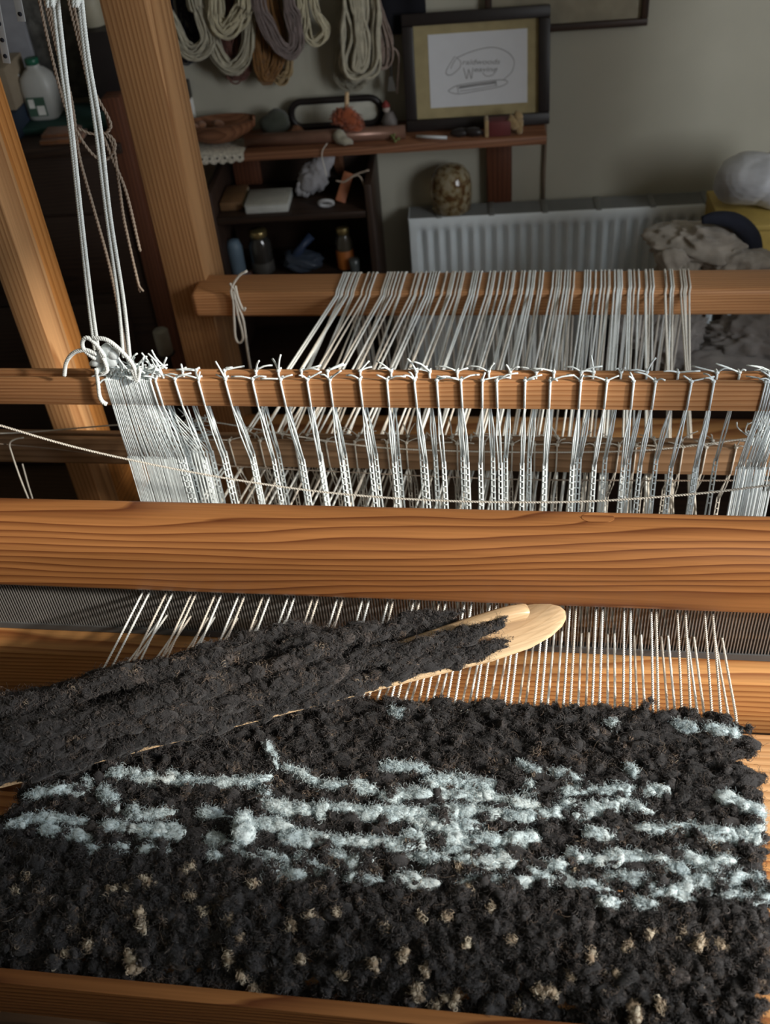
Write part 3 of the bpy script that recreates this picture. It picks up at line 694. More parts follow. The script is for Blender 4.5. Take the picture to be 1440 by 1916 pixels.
for si, st in enumerate(ST):
    P = np.array([onz(a, b, 0.826) for a, b in st])
    L = np.linalg.norm(np.diff(P, axis=0), axis=1).sum(); nseg = max(1, int(round(L / 0.028)))
    cuts = np.linspace(0, 1, nseg + 1)
    path = smooth_path(P, 40) if len(P) > 1 else P
    for k in range(nseg):
        seg = path[int(cuts[k] * 39):max(int(cuts[k + 1] * 39), int(cuts[k] * 39) + 1) + 1]
        c = seg.mean(0); dv = seg[-1] - seg[0]; ln = max(np.linalg.norm(dv), 0.008); dv = dv / (np.linalg.norm(dv) + 1e-9)
        pv = np.array([-dv[1], dv[0], 0]); z = rug_z(c[1]) + 0.0075
        small = si in faint
        hw = random.uniform(0.0066, 0.0112) * (0.72 if small else 1.0)
        m = 3 if ln > 0.014 else 2
        Cc = []; A = []
        for q in range(m):
            f = (q - (m - 1) / 2) / m
            cc = c + dv * ln * f * 1.05 + pv * random.uniform(-.002, .002); cc[2] = z + random.uniform(-.001, .0015) - 0.001 * abs(f)
            a = ln / m * random.uniform(0.75, 1.0) + 0.0025
            Cc.append(cc); A.append(np.stack([dv * a * 1.12, pv * hw * random.uniform(0.75, 1.1) * (1 - 0.35 * abs(f)), np.array([0, 0, 1]) * random.uniform(0.0058, 0.0078)], -1))
        mb = MB(); t0 = random.uniform(0.3, 0.7) - (0.25 if small else 0)
        mb.lumps(np.array(Cc), np.array(A), np.clip(rng.normal(t0, 0.12, m), 0, 1), amp=0.20, lvl=3, freq=2.6, fine=0.012)
        Sc, Sn = surf(mb); PC.append(Sc[::2]); PN.append(Sn[::2])
        o = mb.obj('fleece_tuft', LWOOL, rug)
# the one upright tuft
c = onz(452, 1545, 0.838); mb = MB(); mb.lumps([c + (-.002, .007, -.004), c + (.003, -.006, -.003)], [np.stack([np.array([0.009, -0.003, 0]), np.array([0.004, 0.011, 0.002]), np.array([0, 0, 0.010])], -1)] * 2, 0.75, amp=0.24, lvl=3)
Sc, Sn = surf(mb); PC.append(Sc); PN.append(Sn); mb.obj('fleece_tuft', LWOOL, rug)
PC = np.concatenate(PC); PN = np.concatenate(PN)
mb = Hair(); curls(mb, PC, PN, 14000, size=(0.0008, 0.0024), r=(0.00014, 0.00024), tone=(0.2, 0.9), K=9); fibres(mb, PC, PN, 26000, length=(0.0025, 0.008), r=0.00012, tone=(0.2, 0.9)); mb.obj('pale_fuzz', LWOOL, rug)

# beige nubs in the shaggy front part
NB = [(242,1790,15),(256,1815,12),(97,1805,7),(270,1650,9),(280,1660,8),(238,1662,8),(212,1667,7),(262,1715,12),(272,1730,9),(425,1715,12),(380,1705,8),(433,1735,9),(450,1755,9),(427,1792,10),(350,1625,7),
 (48,1640,10),(30,1665,7),(360,1680,6),(470,1652,9),(545,1735,8),(587,1710,8),(630,1710,8),(640,1825,10),(450,1830,9),(480,1850,7),(700,1805,9),(715,1735,8),(165,1765,7),(125,1785,6),(875,1770,8),(878,1660,9),
 (948,1760,9),(1100,1785,12),(1270,1755,10),(1310,1770,11),(1172,1765,9),(1155,1835,11),(1010,1860,9),(1035,1858,7),(845,1872,9),(780,1850,9),(785,1870,8),(800,1815,8),(755,1795,10),(1190,1895,15),(1230,1880,7),
 (835,1720,7),(790,1718,6),(860,1625,6),(1215,1755,8),(1070,1825,6),(810,1885,8),(970,1885,9),(1350,1770,7),(560,1795,6),(920,1700,6),(1075,1635,5)]
PC, PN = [], []
for px, py, rp in NB:
    z = 0.826
    for _ in range(2):
        c = onz(px, py, z); z = rug_z(c[1]) + 0.011
    c = onz(px, py, z); r = rp / FPX * 1.15 * 0.8
    m = 3; C = c + rng.normal(0, r * 0.55, (m, 3)); mb = MB()
    ax = r * rng.uniform(0.6, 1.1, (m, 3)); mb.lumps(C, rand_axes(m, ax, 1.0), rng.uniform(0.25, 0.95, m), amp=0.26, lvl=2, freq=2.8)
    Sc, Sn = surf(mb); PC.append(Sc); PN.append(Sn); curls(mb, Sc, Sn, 10, tone=(0.3, 0.9))
    mb.obj('wool_nub', NUBW, rug)
PC = np.concatenate(PC); PN = np.concatenate(PN)
mb = Hair(); fibres(mb, PC, PN, 5000, length=(0.002, 0.007), r=0.00012, tone=(0.1, 0.8)); mb.obj('nub_fuzz', NUBW, rug)

# ================================================================== the shuttle
TIP = np.array([0.036, 0.912]); SD = np.array([-0.925, -0.380]); SD /= np.linalg.norm(SD); SP = np.array([SD[1], -SD[0]])   # SP: towards the beater
if SP[1] < 0: SP = -SP
SZ = 0.838; SL = 1.04
def sp(s, a, z): return np.array([*(TIP + SD * s + SP * a), z])
sh = thing('ski_shuttle', sp(SL / 2, 0, SZ), 'pale beech ski shuttle wound with dark curly fleece, resting on the rug', 'shuttle')
half = [(0.0, 0.0), (0.003, 0.010), (0.012, 0.019), (0.03, 0.028), (0.06, 0.035), (0.11, 0.038), (0.2, 0.037), (SL / 2, 0.036)]
prof = [(s, a) for s, a in half] + [(SL - s, a) for s, a in half[::-1][1:]]
prof += [(s, -a) for s, a in prof[::-1][1:-1]]
me_o = MB()
n = len(prof); lv = [(0.90, 0.0), (1.0, 0.0025), (1.0, 0.006), (0.93, 0.008)]
V = []
for sc_, dz in lv:
    for s, a in prof: V.append(sp(SL / 2 + (s - SL / 2) * (1 - (1 - sc_) * 0.08), a * sc_, SZ + dz + 0.010 * max(0, 1 - s / 0.12) ** 2))
F4 = [(k * n + i, k * n + (i + 1) % n, (k + 1) * n + (i + 1) % n, (k + 1) * n + i) for k in range(3) for i in range(n)]
V += [sp(SL / 2, 0, SZ), sp(SL / 2, 0, SZ + 0.008)]
F3 = [((i + 1) % n, i, 4 * n) for i in range(n)]
me_o.add(V, F3, F4)
# top: strips between mirrored outline points so the upturned tip stays smooth
top = [3 * n + i for i in range(n)]; h = len(half) * 2 - 2
Ft = []
for i in range(0, h):
    a, b, c, d = top[i], top[i + 1], top[(n - i - 1) % n], top[(n - i) % n]
    if a == d: me_o.F3.append(np.array([[a, b, c]]))
    elif b == c: me_o.F3.append(np.array([[a, b, d]]))
    else: me_o.F4.append(np.array([[a, b, c, d]]))
def axis_obj(mbld, name, mat, parent):
    """rebase so local X runs along the shuttle (grain direction)"""
    o = mbld.obj(name, mat, parent)
    m = Matrix(((SD[0], SD[1], 0), (SP[0], SP[1], 0), (0, 0, 1))).transposed()
    if m.determinant() < 0: m = Matrix(((SD[0], SD[1], 0), (-SP[0], -SP[1], 0), (0, 0, 1))).transposed()
    m = m.to_4x4(); m.translation = Vector(sp(SL / 2, 0, SZ)); o.data.transform(m.inverted()); o.matrix_basis = m
    try: o.data.set_sharp_from_angle(angle=math.radians(50))
    except Exception: pass
    return o
axis_obj(me_o, 'base_plate', BEECH, sh)
# hooked ridge: swept bar rising from the plate, its rounded nose overhanging at both ends
for sgn in (0, 1):
    mb = MB(); K = 26; nose = []
    path = [(0.050, SZ + 0.026), (0.056, SZ + 0.029), (0.075, SZ + 0.031), (0.105, SZ + 0.029), (0.15, SZ + 0.024), (0.20, SZ + 0.018), (0.27, SZ + 0.013), (0.40, SZ + 0.012)]
    pp = smooth_path([sp(s if not sgn else SL - s, 0.004, z) for s, z in path], K)
    T, _, _ = frame_of(pp); side = np.array([SP[0], SP[1], 0]); upv = np.cross(T, side); upv *= np.sign(upv[:, 2:3] + 1e-9)
    t = np.linspace(0, 1, K)
    hw = 0.0095 * np.minimum(1, np.sqrt(np.clip(t * 14, 0.06, 1))); hh = (0.0085 + 0.003 * t) * np.minimum(1, np.sqrt(np.clip(t * 14, 0.06, 1)))
    S = 14; V = []
    for k in range(K):
        for q in range(S):
            a = 2 * math.pi * q / S; ca, sa = math.cos(a), math.sin(a)
            ca = math.copysign(abs(ca) ** 0.6, ca); sa = math.copysign(abs(sa) ** 0.6, sa)
            V.append(pp[k] + side * hw[k] * ca + upv[k] * hh[k] * sa)
    F4 = [(k * S + q, k * S + (q + 1) % S, (k + 1) * S + (q + 1) % S, (k + 1) * S + q) for k in range(K - 1) for q in range(S)]
    nV = len(V); V.append(pp[0]); V.append(pp[-1])
    F3 = [((q + 1) % S, q, nV) for q in range(S)] + [((K - 1) * S + q, (K - 1) * S + (q + 1) % S, nV + 1) for q in range(S)]
    mb.add(V, F3, F4); axis_obj(mb, 'hooked_ridge', BEECH, sh)
SC, SN = [], []
# wound strands (perp offset, height above plate, start, end, radius)
strands = [(-0.028, 0.011, 0.098, 0.95, 0.0110), (-0.016, 0.031, 0.105, 0.94, 0.0110), (-0.040, 0.022, 0.25, 0.90, 0.0105), (-0.034, 0.045, 0.28, 0.88, 0.0112),
           (0.022, 0.013, 0.125, 0.95, 0.0110), (0.031, 0.029, 0.15, 0.93, 0.0110), (0.043, 0.014, 0.23, 0.90, 0.0105), (0.016, 0.046, 0.22, 0.91, 0.0115),
           (-0.011, 0.056, 0.30, 0.86, 0.0118), (-0.026, 0.066, 0.42, 0.84, 0.0105), (0.042, 0.048, 0.30, 0.86, 0.0112), (0.014, 0.068, 0.40, 0.82, 0.0112)]
for a, hz, s0, s1, r in strands:
    r *= 0.90
    mb = MB(); nn = int((s1 - s0) / 0.0085); ss = np.linspace(s0, s1, nn)
    end = np.minimum(1, np.minimum((ss - s0) / 0.05 + 0.35, (s1 - ss) / 0.05 + 0.35))
    C = np.array([sp(s, a * (0.6 + 0.4 * e) + random.uniform(-.003, .003), SZ + 0.004 + hz * (0.75 + 0.25 * e) + 0.004 * math.sin(s * 37 + a * 900)) for s, e in zip(ss, end)])
    ax = np.stack([rng.uniform(0.013, 0.022, nn), rng.uniform(0.8, 1.08, nn) * r * end, rng.uniform(0.8, 1.08, nn) * r * end], -1)
    A = rand_axes(nn, ax, 0.14); rot = np.array([[SD[0], SP[0], 0], [SD[1], SP[1], 0], [0, 0, 1 if SD[0] * SP[1] - SD[1] * SP[0] > 0 else -1]])
    A = np.einsum('ij,njk->nik', rot, A)
    tn = np.clip(rng.normal(random.uniform(0.06, 0.20), 0.06, nn), 0.03, 0.5); hi = rng.random(nn) < 0.03; tn[hi] = rng.uniform(0.4, 0.6, hi.sum())
    mb.lumps(C, A, tn, amp=0.30, lvl=3, freq=2.6, fine=0.02)
    Sc, Sn = surf(mb); SC.append(Sc[::2]); SN.append(Sn[::2]); curls(mb, Sc, Sn, 500, tone=(0.22, 0.60, 0.90), K=9, S=3, r=(0.0005, 0.0009))  # pale curl tones stand in for glints on the wound fleece
    mb.obj('wound_yarn', DWOOL, sh)
SC = np.concatenate(SC); SN = np.concatenate(SN)
mb = Hair(); curls(mb, SC, SN, 90000, size=(0.0008, 0.0028), r=(0.00020, 0.00036), tone=(0.15, 0.64, 0.98), K=10, turns=(0.8, 2.4)); fibres(mb, SC, SN, 60000, length=(0.003, 0.012), r=0.00012, tone=(0.05, 0.50, 0.95)); mb.obj('fuzz', DWOOL, sh)

# ================================================================== cords
def cord(name, pts, y, r, mat, label, cat='cord', group=None, strands=3, pitch=0.012, zs=None, extra=None):
    c = thing(name, pts3(pts, y)[0], label, cat, group)
    mb = MB(); twist(mb, pts3(pts, y), r, strands, pitch); mb.obj('rope', mat, c); return c
def pts3(pts, y):
    ys = y if np.ndim(y) else [y] * len(pts)
    return np.array([ony(a, b, q) for (a, b), q in zip(pts, ys)])
g = 'white braided cords lifting the shafts'
def top_to(p, z=1.93):                              # carry the cord on up to the top beam
    return p
for k, (pts, lab) in enumerate(((([(98,-60),(100,0),(112,110),(130,235),(148,400),(165,560),(177,655)], 'white braided lifting cord knotted to the pegs on the front shaft')),
                     (([(105,-60),(108,0),(120,110),(135,240),(152,400),(172,570),(184,655)], 'white braided lifting cord knotted to the pegs on the front shaft')),
                     (([(145,-60),(148,0),(160,110),(179,240),(199,400),(221,560),(231,668)], 'white braided lifting cord ending among the bunched heddle tails')),
                     (([(150,-60),(153,0),(166,110),(188,240),(206,400),(231,560),(243,668)], 'white braided lifting cord ending among the bunched heddle tails')))):
    P = pts3(pts, 1.215); T = P[0] + (P[0] - P[1]) / abs((P[0] - P[1])[2]) * (1.90 - P[0][2]); T[1] = 1.44
    c = thing('lifting_cord', P[-1], lab, 'cord', g); mb = MB(); twist(mb, np.concatenate([[T], P]), 0.0027, 3, 0.010, S=5); mb.obj('rope', COTTON, c)
# peg and knot where the cords meet the front shaft
kn = thing('cord_knot', ony(188, 690, 1.2), 'white knot with plastic pegs and cord loops on the front shaft', 'knot')
mb = MB()
for dx, dy, sx, sz, rt in ((0, 0, .016, .010, .3), (14, 6, .012, .012, -.5), (-12, 10, .011, .006, .4), (8, -14, .011, .009, 1.1), (20, -6, .010, .010, .2), (-4, 20, .013, .006, .8)):
    c = ony(192 + dx, 668 + dy, 1.198); e = np.array([[math.cos(rt), 0, -math.sin(rt)], [0, 1, 0], [math.sin(rt), 0, math.cos(rt)]])
    mb.lumps([c], [e * np.array([sx, 0.006, sz])[None, :]], amp=0.08, lvl=2)
mb.obj('peg', HEDDLE, kn)
for pts in ([(120,703),(124,678),(138,660),(160,655),(180,662)], [(196,668),(180,645),(163,632),(154,640),(158,655),(178,672)], [(176,632),(200,636),(225,655),(248,682),(256,708)], [(180,690),(183,715),(186,740),(192,752),(199,756)],
            [(246,690),(256,712),(262,690)], [(186,655),(200,690),(190,700)]):
    mb = MB(); twist(mb, pts3(pts, 1.192), 0.0032, 3, 0.010); mb.obj('cord_loop', COTTON, kn)
# thin twisted strings stretched in front of and behind the heddles
def string(pts, y, r, mat, label):
    c = thing('tie_string', pts3(pts, y)[len(pts) // 2], label, 'string', 'tie strings across the shafts'); mb = MB(); twist(mb, pts3(pts, y), r, 2, 0.008, S=4, per=6); mb.obj('string', mat, c)
string([(-60,780),(0,796),(150,839),(350,882),(550,914),(720,931),(900,939),(1100,938),(1300,924),(1440,908),(1500,902)], 1.165, 0.0019, COTTON_WARM, 'long sagging twisted string crossing in front of all heddles')
string([(-40,812),(60,808),(220,795),(340,790),(400,790),(580,820),(720,838),(900,845),(1087,846),(1237,840),(1402,820)], 1.285, 0.0016, COTTON_WARM, 'thin string lying along the lowered shaft bars')
string([(400,868),(466,874),(900,895),(1200,899),(1402,899),(1480,899)], 1.275, 0.0015, LINEN, 'straight thin string just below the lowered shaft bar')
string([(-30,828),(30,833),(120,842),(230,858)], 1.285, 0.0013, LINEN, 'short slack string on the bare end of the lowered bar')
c = thing('loose_string', ony(20, 840, 1.28), 'bent loose white string hooked over the lowered shaft bar', 'string')
mb = MB(); mb.tubes(smooth_path(pts3([(44,819),(28,822),(18,830),(22,848),(38,895),(56,940)], 1.28), 20), 0.0014, 5); mb.obj('string', COTTON_WARM, c)
mb = MB(); mb.tubes(smooth_path(pts3([(42,868),(52,905),(63,940)], 1.28), 10), 0.0013, 5); mb.obj('string_end', COTTON_WARM, c)
# brown linen cords hanging behind
for pts, lab in (([(72,-40),(74,0),(98,110),(122,200),(139,235),(150,300),(178,400),(205,500),(225,600),(236,665)], 'brown linen cord running down from knot to the shafts'),
                 ([(80,-40),(84,0),(108,100),(128,180),(140,236)], 'short brown linen cord ending at the upper knot'),
                 ([(88,-40),(90,0),(112,100),(132,180),(141,236)], 'brown linen cord nearest the white braided pair'),
                 ([(124,-40),(128,0),(150,90),(166,160),(186,232),(208,292),(236,360),(262,470)], 'long brown linen cord behind the inner white pair'),
                 ([(132,-40),(136,0),(155,90),(174,165),(200,215),(207,236),(198,250)], 'brown linen cord bending into a small knot'),
                 ([(198,250),(212,275),(222,340),(230,400),(238,440),(256,520),(262,546)], 'frayed brown linen cord tail hanging free'),
                 ([(140,238),(155,265),(175,290),(195,300),(212,285),(214,265),(198,250),(170,250),(146,240)], 'slack loop of brown linen cord between two knots')):
    P = pts3(pts, 1.56)
    if pts[0][1] < 0: P = np.concatenate([[P[0] + (P[0] - P[1]) / abs((P[0] - P[1])[2]) * (1.90 - P[0][2])], P]); P[0][1] = 1.49
    c = thing('linen_cord', P[-1], lab, 'cord', 'brown linen cords behind the post'); mb = MB(); twist(mb, P, 0.0026, 2, 0.014, S=4, per=6); mb.obj('rope', LINEN, c)
    if 'tail' in lab: 
        mb = MB(); mb.tubes(pts3([(256,520),(260,535),(268,545)], 1.558), 0.0018, 4); mb.obj('frayed_end', LINEN, c)
# loop of spare string tied round the back beam
c = thing('string_loop', ony(440, 520, 1.74), 'cream string loop tied round the back beam next to the post', 'string')
for pts in ([(462,507),(448,515),(437,530),(432,545),(436,560),(438,600),(440,630),(446,641),(454,636),(453,620),(444,585),(439,550)], [(436,545),(446,575),(455,600),(462,650),(470,700)], [(440,535),(446,560),(455,580),(459,576)], [(430,530),(440,545),(436,560),(432,545)]):
    mb = MB(); mb.tubes(smooth_path(pts3(pts, 1.738), 34), 0.0026, 5); mb.obj('string', COTTON_WARM, c)
# perforated metal strips hanging from the loom top
STEEL = plain('galvanised_steel', (0.62, 0.66, 0.70), 0.35, metal=0.6); HOLE = plain('dark_hole', (0.01, 0.012, 0.02), 0.8)
for k, (a, b, lab) in enumerate((((27, -30), (41, 40), 'perforated steel strip, the shorter one beside the post'), ((-6, 15), (13, 118), 'perforated steel strip, the longer one beside the post'))):
    p0, p1 = ony(*a, 1.46), ony(*b, 1.46); d = p0 - p1; T = p1 + d / d[2] * (1.90 - p1[2]) 
    c = thing('steel_strip', p1, lab, 'metal strip', 'perforated steel strips')
    timber('strip', p1, T, 0.011, 0.003, STEEL, c, up=(0, 1, 0), bev=0.0005)
    L = np.linalg.norm(T - p1); mb = MB()
    for q in range(int(L / 0.022)):
        cc = p1 + (T - p1) / L * (0.010 + q * 0.022) + np.array([0, -0.0019, 0]); aa = np.arange(12) * math.pi / 6
        mb.prism([(0.0032 * math.cos(t), 0.0032 * math.sin(t)) for t in aa], (1, 0, 0), (0, 0, 1), cc, (0, 0.0006, 0))
    o = mb.obj('holes', HOLE, c); o['kind'] = 'stuff'

# ================================================================== background: wall shelf and what is on it
SHZ = 0.866
shelf = thing('wall_shelf', W(-0.1, SHZ, 0.08), 'long reddish brown wooden shelf bracketed to the back wall', 'shelf')
wbox('board', -0.60, 0.345, SHZ - 0.020, SHZ, 0.002, 0.165, SHELFW, shelf)
wbox('bracket', 0.203, 0.268, 0.645, SHZ - 0.021, 0.002, 0.030, REDW, shelf, vert=True)
wbox('bracket', -0.455, -0.385, 0.70, SHZ - 0.021, 0.002, 0.030, REDW, shelf, vert=True)
mb = MB(); mb.prism([(0, 0), (0.13, 0), (0, -0.12)], WN, (0, 0, 1), W(-0.185, SHZ - 0.021, 0.002), WU * 0.02); mb.obj('gusset', SHELFW, shelf, smooth=False)
c = thing('wall_cable', W(0.352, 0.66, 0.006), 'thin brown cable running down the wall beside the shelf end', 'cable')
mb = MB(); mb.tubes(np.array([W(0.352, 0.875, 0.007), W(0.353, 0.8, 0.007), W(0.351, 0.70, 0.007), W(0.352, 0.62, 0.007)]), 0.0045, 6); mb.obj('cable', plain('cable_brown', (0.2, 0.15, 0.11)), c)

# framed logo leaning on the shelf
def lean_frame(name, u0, u1, z0, hgt, o_b, o_t, bar, label, cat, depth=0.02):
    t = thing(name, W((u0 + u1) / 2, z0, o_b), label, cat)
    up = np.array([0, 0, hgt]) + WN * (o_t - o_b); up /= np.linalg.norm(up)
    nrm = np.cross(WU, up); nrm = nrm if nrm @ WN > 0 else -nrm
    base = W(u0, z0, o_b)
    return t, base, up, nrm, u1 - u0, hgt
t, base, upv, nrm, fw, fh = lean_frame('framed_drawing', 0.008, 0.356, SHZ + 0.001, 0.262, 0.085, 0.03, 0.027, 'dark framed pencil drawing of a shuttle leaning on the shelf', 'picture')
def fpt(a, b, o=0.0): return base + WU * a + upv * b + nrm * o
bw = 0.027
for a0, b0, a1, b1 in ((0, bw / 2, fw, bw / 2), (0, fh - bw / 2, fw, fh - bw / 2)): timber('frame_rail', fpt(a0, b0), fpt(a1, b1), bw, 0.02, BLACKFR, t, up=nrm)
for a0, b0, a1, b1 in ((bw / 2, bw, bw / 2, fh - bw), (fw - bw / 2, bw, fw - bw / 2, fh - bw)): timber('frame_stile', fpt(a0, b0), fpt(a1, b1), bw, 0.02, BLACKFR, t, up=nrm)
timber('mat_board', fpt(bw, fh / 2, -0.004), fpt(fw - bw, fh / 2, -0.004), fh - 2 * bw, 0.003, plain('mat_board', (0.34, 0.28, 0.15), 0.9), t, up=nrm, bev=0)
pa0, pa1, pb0, pb1 = bw + (fw - 2 * bw) * 0.115, bw + (fw - 2 * bw) * 0.912, bw + (fh - 2 * bw) * 0.115, bw + (fh - 2 * bw) * 0.90
paper = timber('paper', fpt(pa0, (pb0 + pb1) / 2, -0.002), fpt(pa1, (pb0 + pb1) / 2, -0.002), pb1 - pb0, 0.001, plain('white_paper', (0.62, 0.63, 0.66), 0.8, var=0.02), t, up=nrm, bev=0)
PENCIL = plain('pencil_grey', (0.30, 0.30, 0.31), 0.9)
def lp(x, y): # drawing coordinates measured on the sheet
    s_ = (x - 80) / 1270.0; v_ = 1 - (y - 95 + (x - 80) * 0.05) / 985.0
    return fpt(pa0 + (pa1 - pa0) * s_, pb0 + (pb1 - pb0) * v_, -0.0012)
mb = MB()
for pts, r in (([(450,400),(600,335),(780,285),(900,272),(1000,292),(1110,350),(1175,440),(1175,520),(1140,610),(1040,705)], 0.0009), ([(420,380),(340,500),(300,580),(310,625),(370,625),(440,575),(485,520),(490,450),(430,395)], 0.0010), ([(430,420),(390,480),(360,545)], 0.0010),
               ([(770,600),(800,640),(850,655),(910,630),(955,570),(962,540)], 0.0008), ([(525,540),(545,615),(565,685),(585,600),(592,560),(608,620),(625,685),(640,600),(650,540)], 0.0011),
               ([(320,840),(440,775),(700,735),(1000,705),(1095,735),(1000,795),(700,850),(450,888),(340,862),(320,840)], 0.0010), ([(460,800),(700,765),(950,735)], 0.0030), ([(470,850),(700,820),(960,775)], 0.0009), ([(935,730),(945,790)], 0.0012), ([(440,780),(450,880)], 0.001)):
    P = smooth_path([lp(*p) for p in pts], 40); mb.tubes(P, r, 5)
V = np.concatenate(mb.V); pl = fpt(0, 0, -0.0013); dd = ((V - pl) @ nrm)[:, None] * nrm[None]      # pencil lines lie flat on the sheet
mb.V = [(V - dd * 0.92).astype(np.float32)]; mb.obj('pencil_drawing', PENCIL, t)
def lettering(txt, x, y, size, wide, parent):
    cu = bpy.data.curves.new('txt', 'FONT'); cu.body = txt; cu.size = 1.0; cu.shear = 0.25; cu.extrude = 0.0; cu.offset = 0.012
    ob = bpy.data.objects.new('txt', cu); COL.objects.link(ob); bpy.context.view_layer.update()
    me = bpy.data.meshes.new_from_object(ob.evaluated_get(bpy.context.evaluated_depsgraph_get())); bpy.data.objects.remove(ob)
    P = np.array([v.co[:] for v in me.vertices]); w_ = P[:, 0].max() - P[:, 0].min()
    ou, ov = lp(x, y), lp(x + wide, y); ex = (ov - ou) / w_; ey = upv * size
    for v in me.vertices:
        p = ou + ex * (v.co.x) + ey * v.co.y + nrm * 0.0002; v.co = Vector(p)
    me.name = 'lettering'; me.materials.clear(); me.materials.append(PENCIL)
    return link(bpy.data.objects.new('lettering', me), parent)
lettering('raidwoods', 505, 492, 0.0155, 490, t)
lettering('eaving', 655, 590, 0.0150, 300, t)

# upper picture frame, mostly above the view
t, base, upv, nrm, fw, fh = lean_frame('picture_frame', 0.205, 0.583, 1.060, 0.27, 0.018, 0.014, 0.02, 'brown framed picture hanging above the pencil drawing', 'picture')
for a0, b0, a1, b1 in ((0, .008, fw, .008), (0, fh - .008, fw, fh - .008)): timber('frame_rail', fpt(a0, b0), fpt(a1, b1), 0.016, 0.02, DARKW, t, up=nrm)
for a0, b0, a1, b1 in ((.008, .016, .008, fh - .016), (fw - .008, .016, fw - .008, fh - .016)): timber('frame_stile', fpt(a0, b0), fpt(a1, b1), 0.016, 0.02, DARKW, t, up=nrm)
timber('print', fpt(.016, fh / 2, -.003), fpt(fw - .016, fh / 2, -.003), fh - .032, 0.003, plain('beige_print', (0.30, 0.27, 0.20), 0.6, var=0.25, scale=14), t, up=nrm, bev=0)
# dark cloth hanging at the top
u0, zz = onw(714, 70, 0.03); u1, _ = onw(796, 20, 0.03)
t = thing('black_cloth', W((u0 + u1) / 2, 1.07, 0.03), 'black felt panel hanging beside the dark picture frame', 'cloth')
mb = MB(); K = 16
V = []
for i in range(K):
    for jz in range(6):
        f = i / (K - 1); V.append(W(u0 + (u1 - u0) * f, zz + 0.004 + 0.05 * jz - (0.012 * f if jz == 0 else 0), 0.014 + 0.004 * math.sin(f * 9 + jz * 0.5)))
F = [(i * 6 + q, (i + 1) * 6 + q, (i + 1) * 6 + q + 1, i * 6 + q + 1) for i in range(K - 1) for q in range(5)]
nV = len(V); V += [np.array(v) - WN * 0.006 for v in V]; F += [tuple(nV + q for q in f[::-1]) for f in F]
mb.add(V, None, F); mb.obj('felt', plain('black_felt', (0.006, 0.006, 0.010), 0.95), t)

# skeins of yarn hanging on the wall
peg = thing('peg_rail', W(-0.2, 1.42, 0.02), 'wooden peg rail high on the back wall holding the skeins', 'rail')
wbox('rail', -0.62, 0.05, 1.39, 1.43, 0.002, 0.022, SHELFW, peg)
def skein(pts, width, n, mat, label, off=0.05, r=0.0022, thick=0.02, seed=1, name='yarn_skein', wav=0.004):
    """pts in pixels along the hanging loop (both ends run up to the rail)"""
    P = [W(*onw(a, b, off), off) for a, b in pts]
    for e in (0, -1):
        q = P[e].copy(); q[2] = 1.41; q = q - WN * ((q - WP0) @ WN - 0.028) if True else q
        q = W((q - WP0) @ WU * 0.98, 1.41, 0.03)
        P = [q] + P if e == 0 else P + [q]
    base_ = smooth_path(P, 34); T, _, _ = frame_of(base_)
    side = np.cross(T, WN); side /= np.linalg.norm(side, axis=1, keepdims=True) + 1e-9
    t = thing(name, P[len(P) // 2], label, 'yarn', 'skeins hanging from the rail'); mb = MB(); rg = np.random.default_rng(seed); C = []
    tt = np.linspace(0, 1, 34)
    for k in range(n):
        a = rg.uniform(-0.5, 0.5) * width; o_ = rg.uniform(-0.5, 0.5) * thick
        wv = wav * np.sin(tt * rg.uniform(9, 16) + rg.uniform(0, 6)) + wav * 0.5 * np.sin(tt * rg.uniform(22, 34) + rg.uniform(0, 6))
        env = 0.75 + 0.35 * np.sin(tt * math.pi)
        C.append(base_ + side * ((a * env + wv)[:, None]) + WN[None] * o_)
    C = np.array(C); dn = (C - WP0) @ WN; C += WN[None, None] * np.clip(0.006 - dn, 0, None)[..., None]
    mb.tubes(C, np.full(n, r), 5, rg.uniform(0.2, 0.8, n)); return mb.obj('strands', mat, t)
def yarn(name, col): return plain(name, col, 0.9, var=0.2, scale=60, bump=0.6, bscale=700, sheen=0.3, spec=0.15)
CREAM = yarn('cream_yarn', (0.50, 0.46, 0.35)); CREAM2 = yarn('pale_cream_yarn', (0.60, 0.54, 0.38)); GREYC = yarn('grey_cream_yarn', (0.38, 0.35, 0.27))
OCHRE = yarn('ochre_yarn', (0.24, 0.115, 0.035)); MAUVE = yarn('mauve_grey_yarn', (0.23, 0.18, 0.17)); NAVY = yarn('navy_yarn', (0.010, 0.010, 0.022)); WINE = yarn('wine_yarn', (0.14, 0.055, 0.04))
BUFF = yarn('buff_yarn', (0.40, 0.28, 0.14)); PINKG = yarn('rose_grey_yarn', (0.32, 0.24, 0.20))
skein([(300,-10),(318,40),(345,90),(372,97),(388,70),(372,20),(362,-10)], 0.030, 34, CREAM, 'cream yarn skein swinging beside the loom post', 0.075, seed=1)
skein([(345,-10),(352,30),(360,60),(370,40),(368,-10)], 0.030, 26, NAVY, 'navy yarn skein tucked behind the cream skein by the post', 0.035, seed=2)
skein([(333,70),(340,100),(352,108),(366,96),(366,60)], 0.020, 18, NAVY, 'dark tail of navy yarn below the cream skein', 0.03, seed=3)
skein([(378,-10),(392,60),(412,110),(436,128),(458,105),(466,50),(462,-10)], 0.028, 34, CREAM, 'large cream yarn skein hanging in a deep loop', 0.06, seed=4)
skein([(398,-10),(402,40),(420,60),(440,45),(455,20),(458,-10)], 0.036, 38, CREAM2, 'short thick pale cream skein over the deep loop', 0.085, seed=5)
skein([(412,20),(420,90),(432,112),(440,90),(436,20)], 0.022, 20, WINE, 'wine red yarn skein inside the cream loop', 0.032, seed=6)
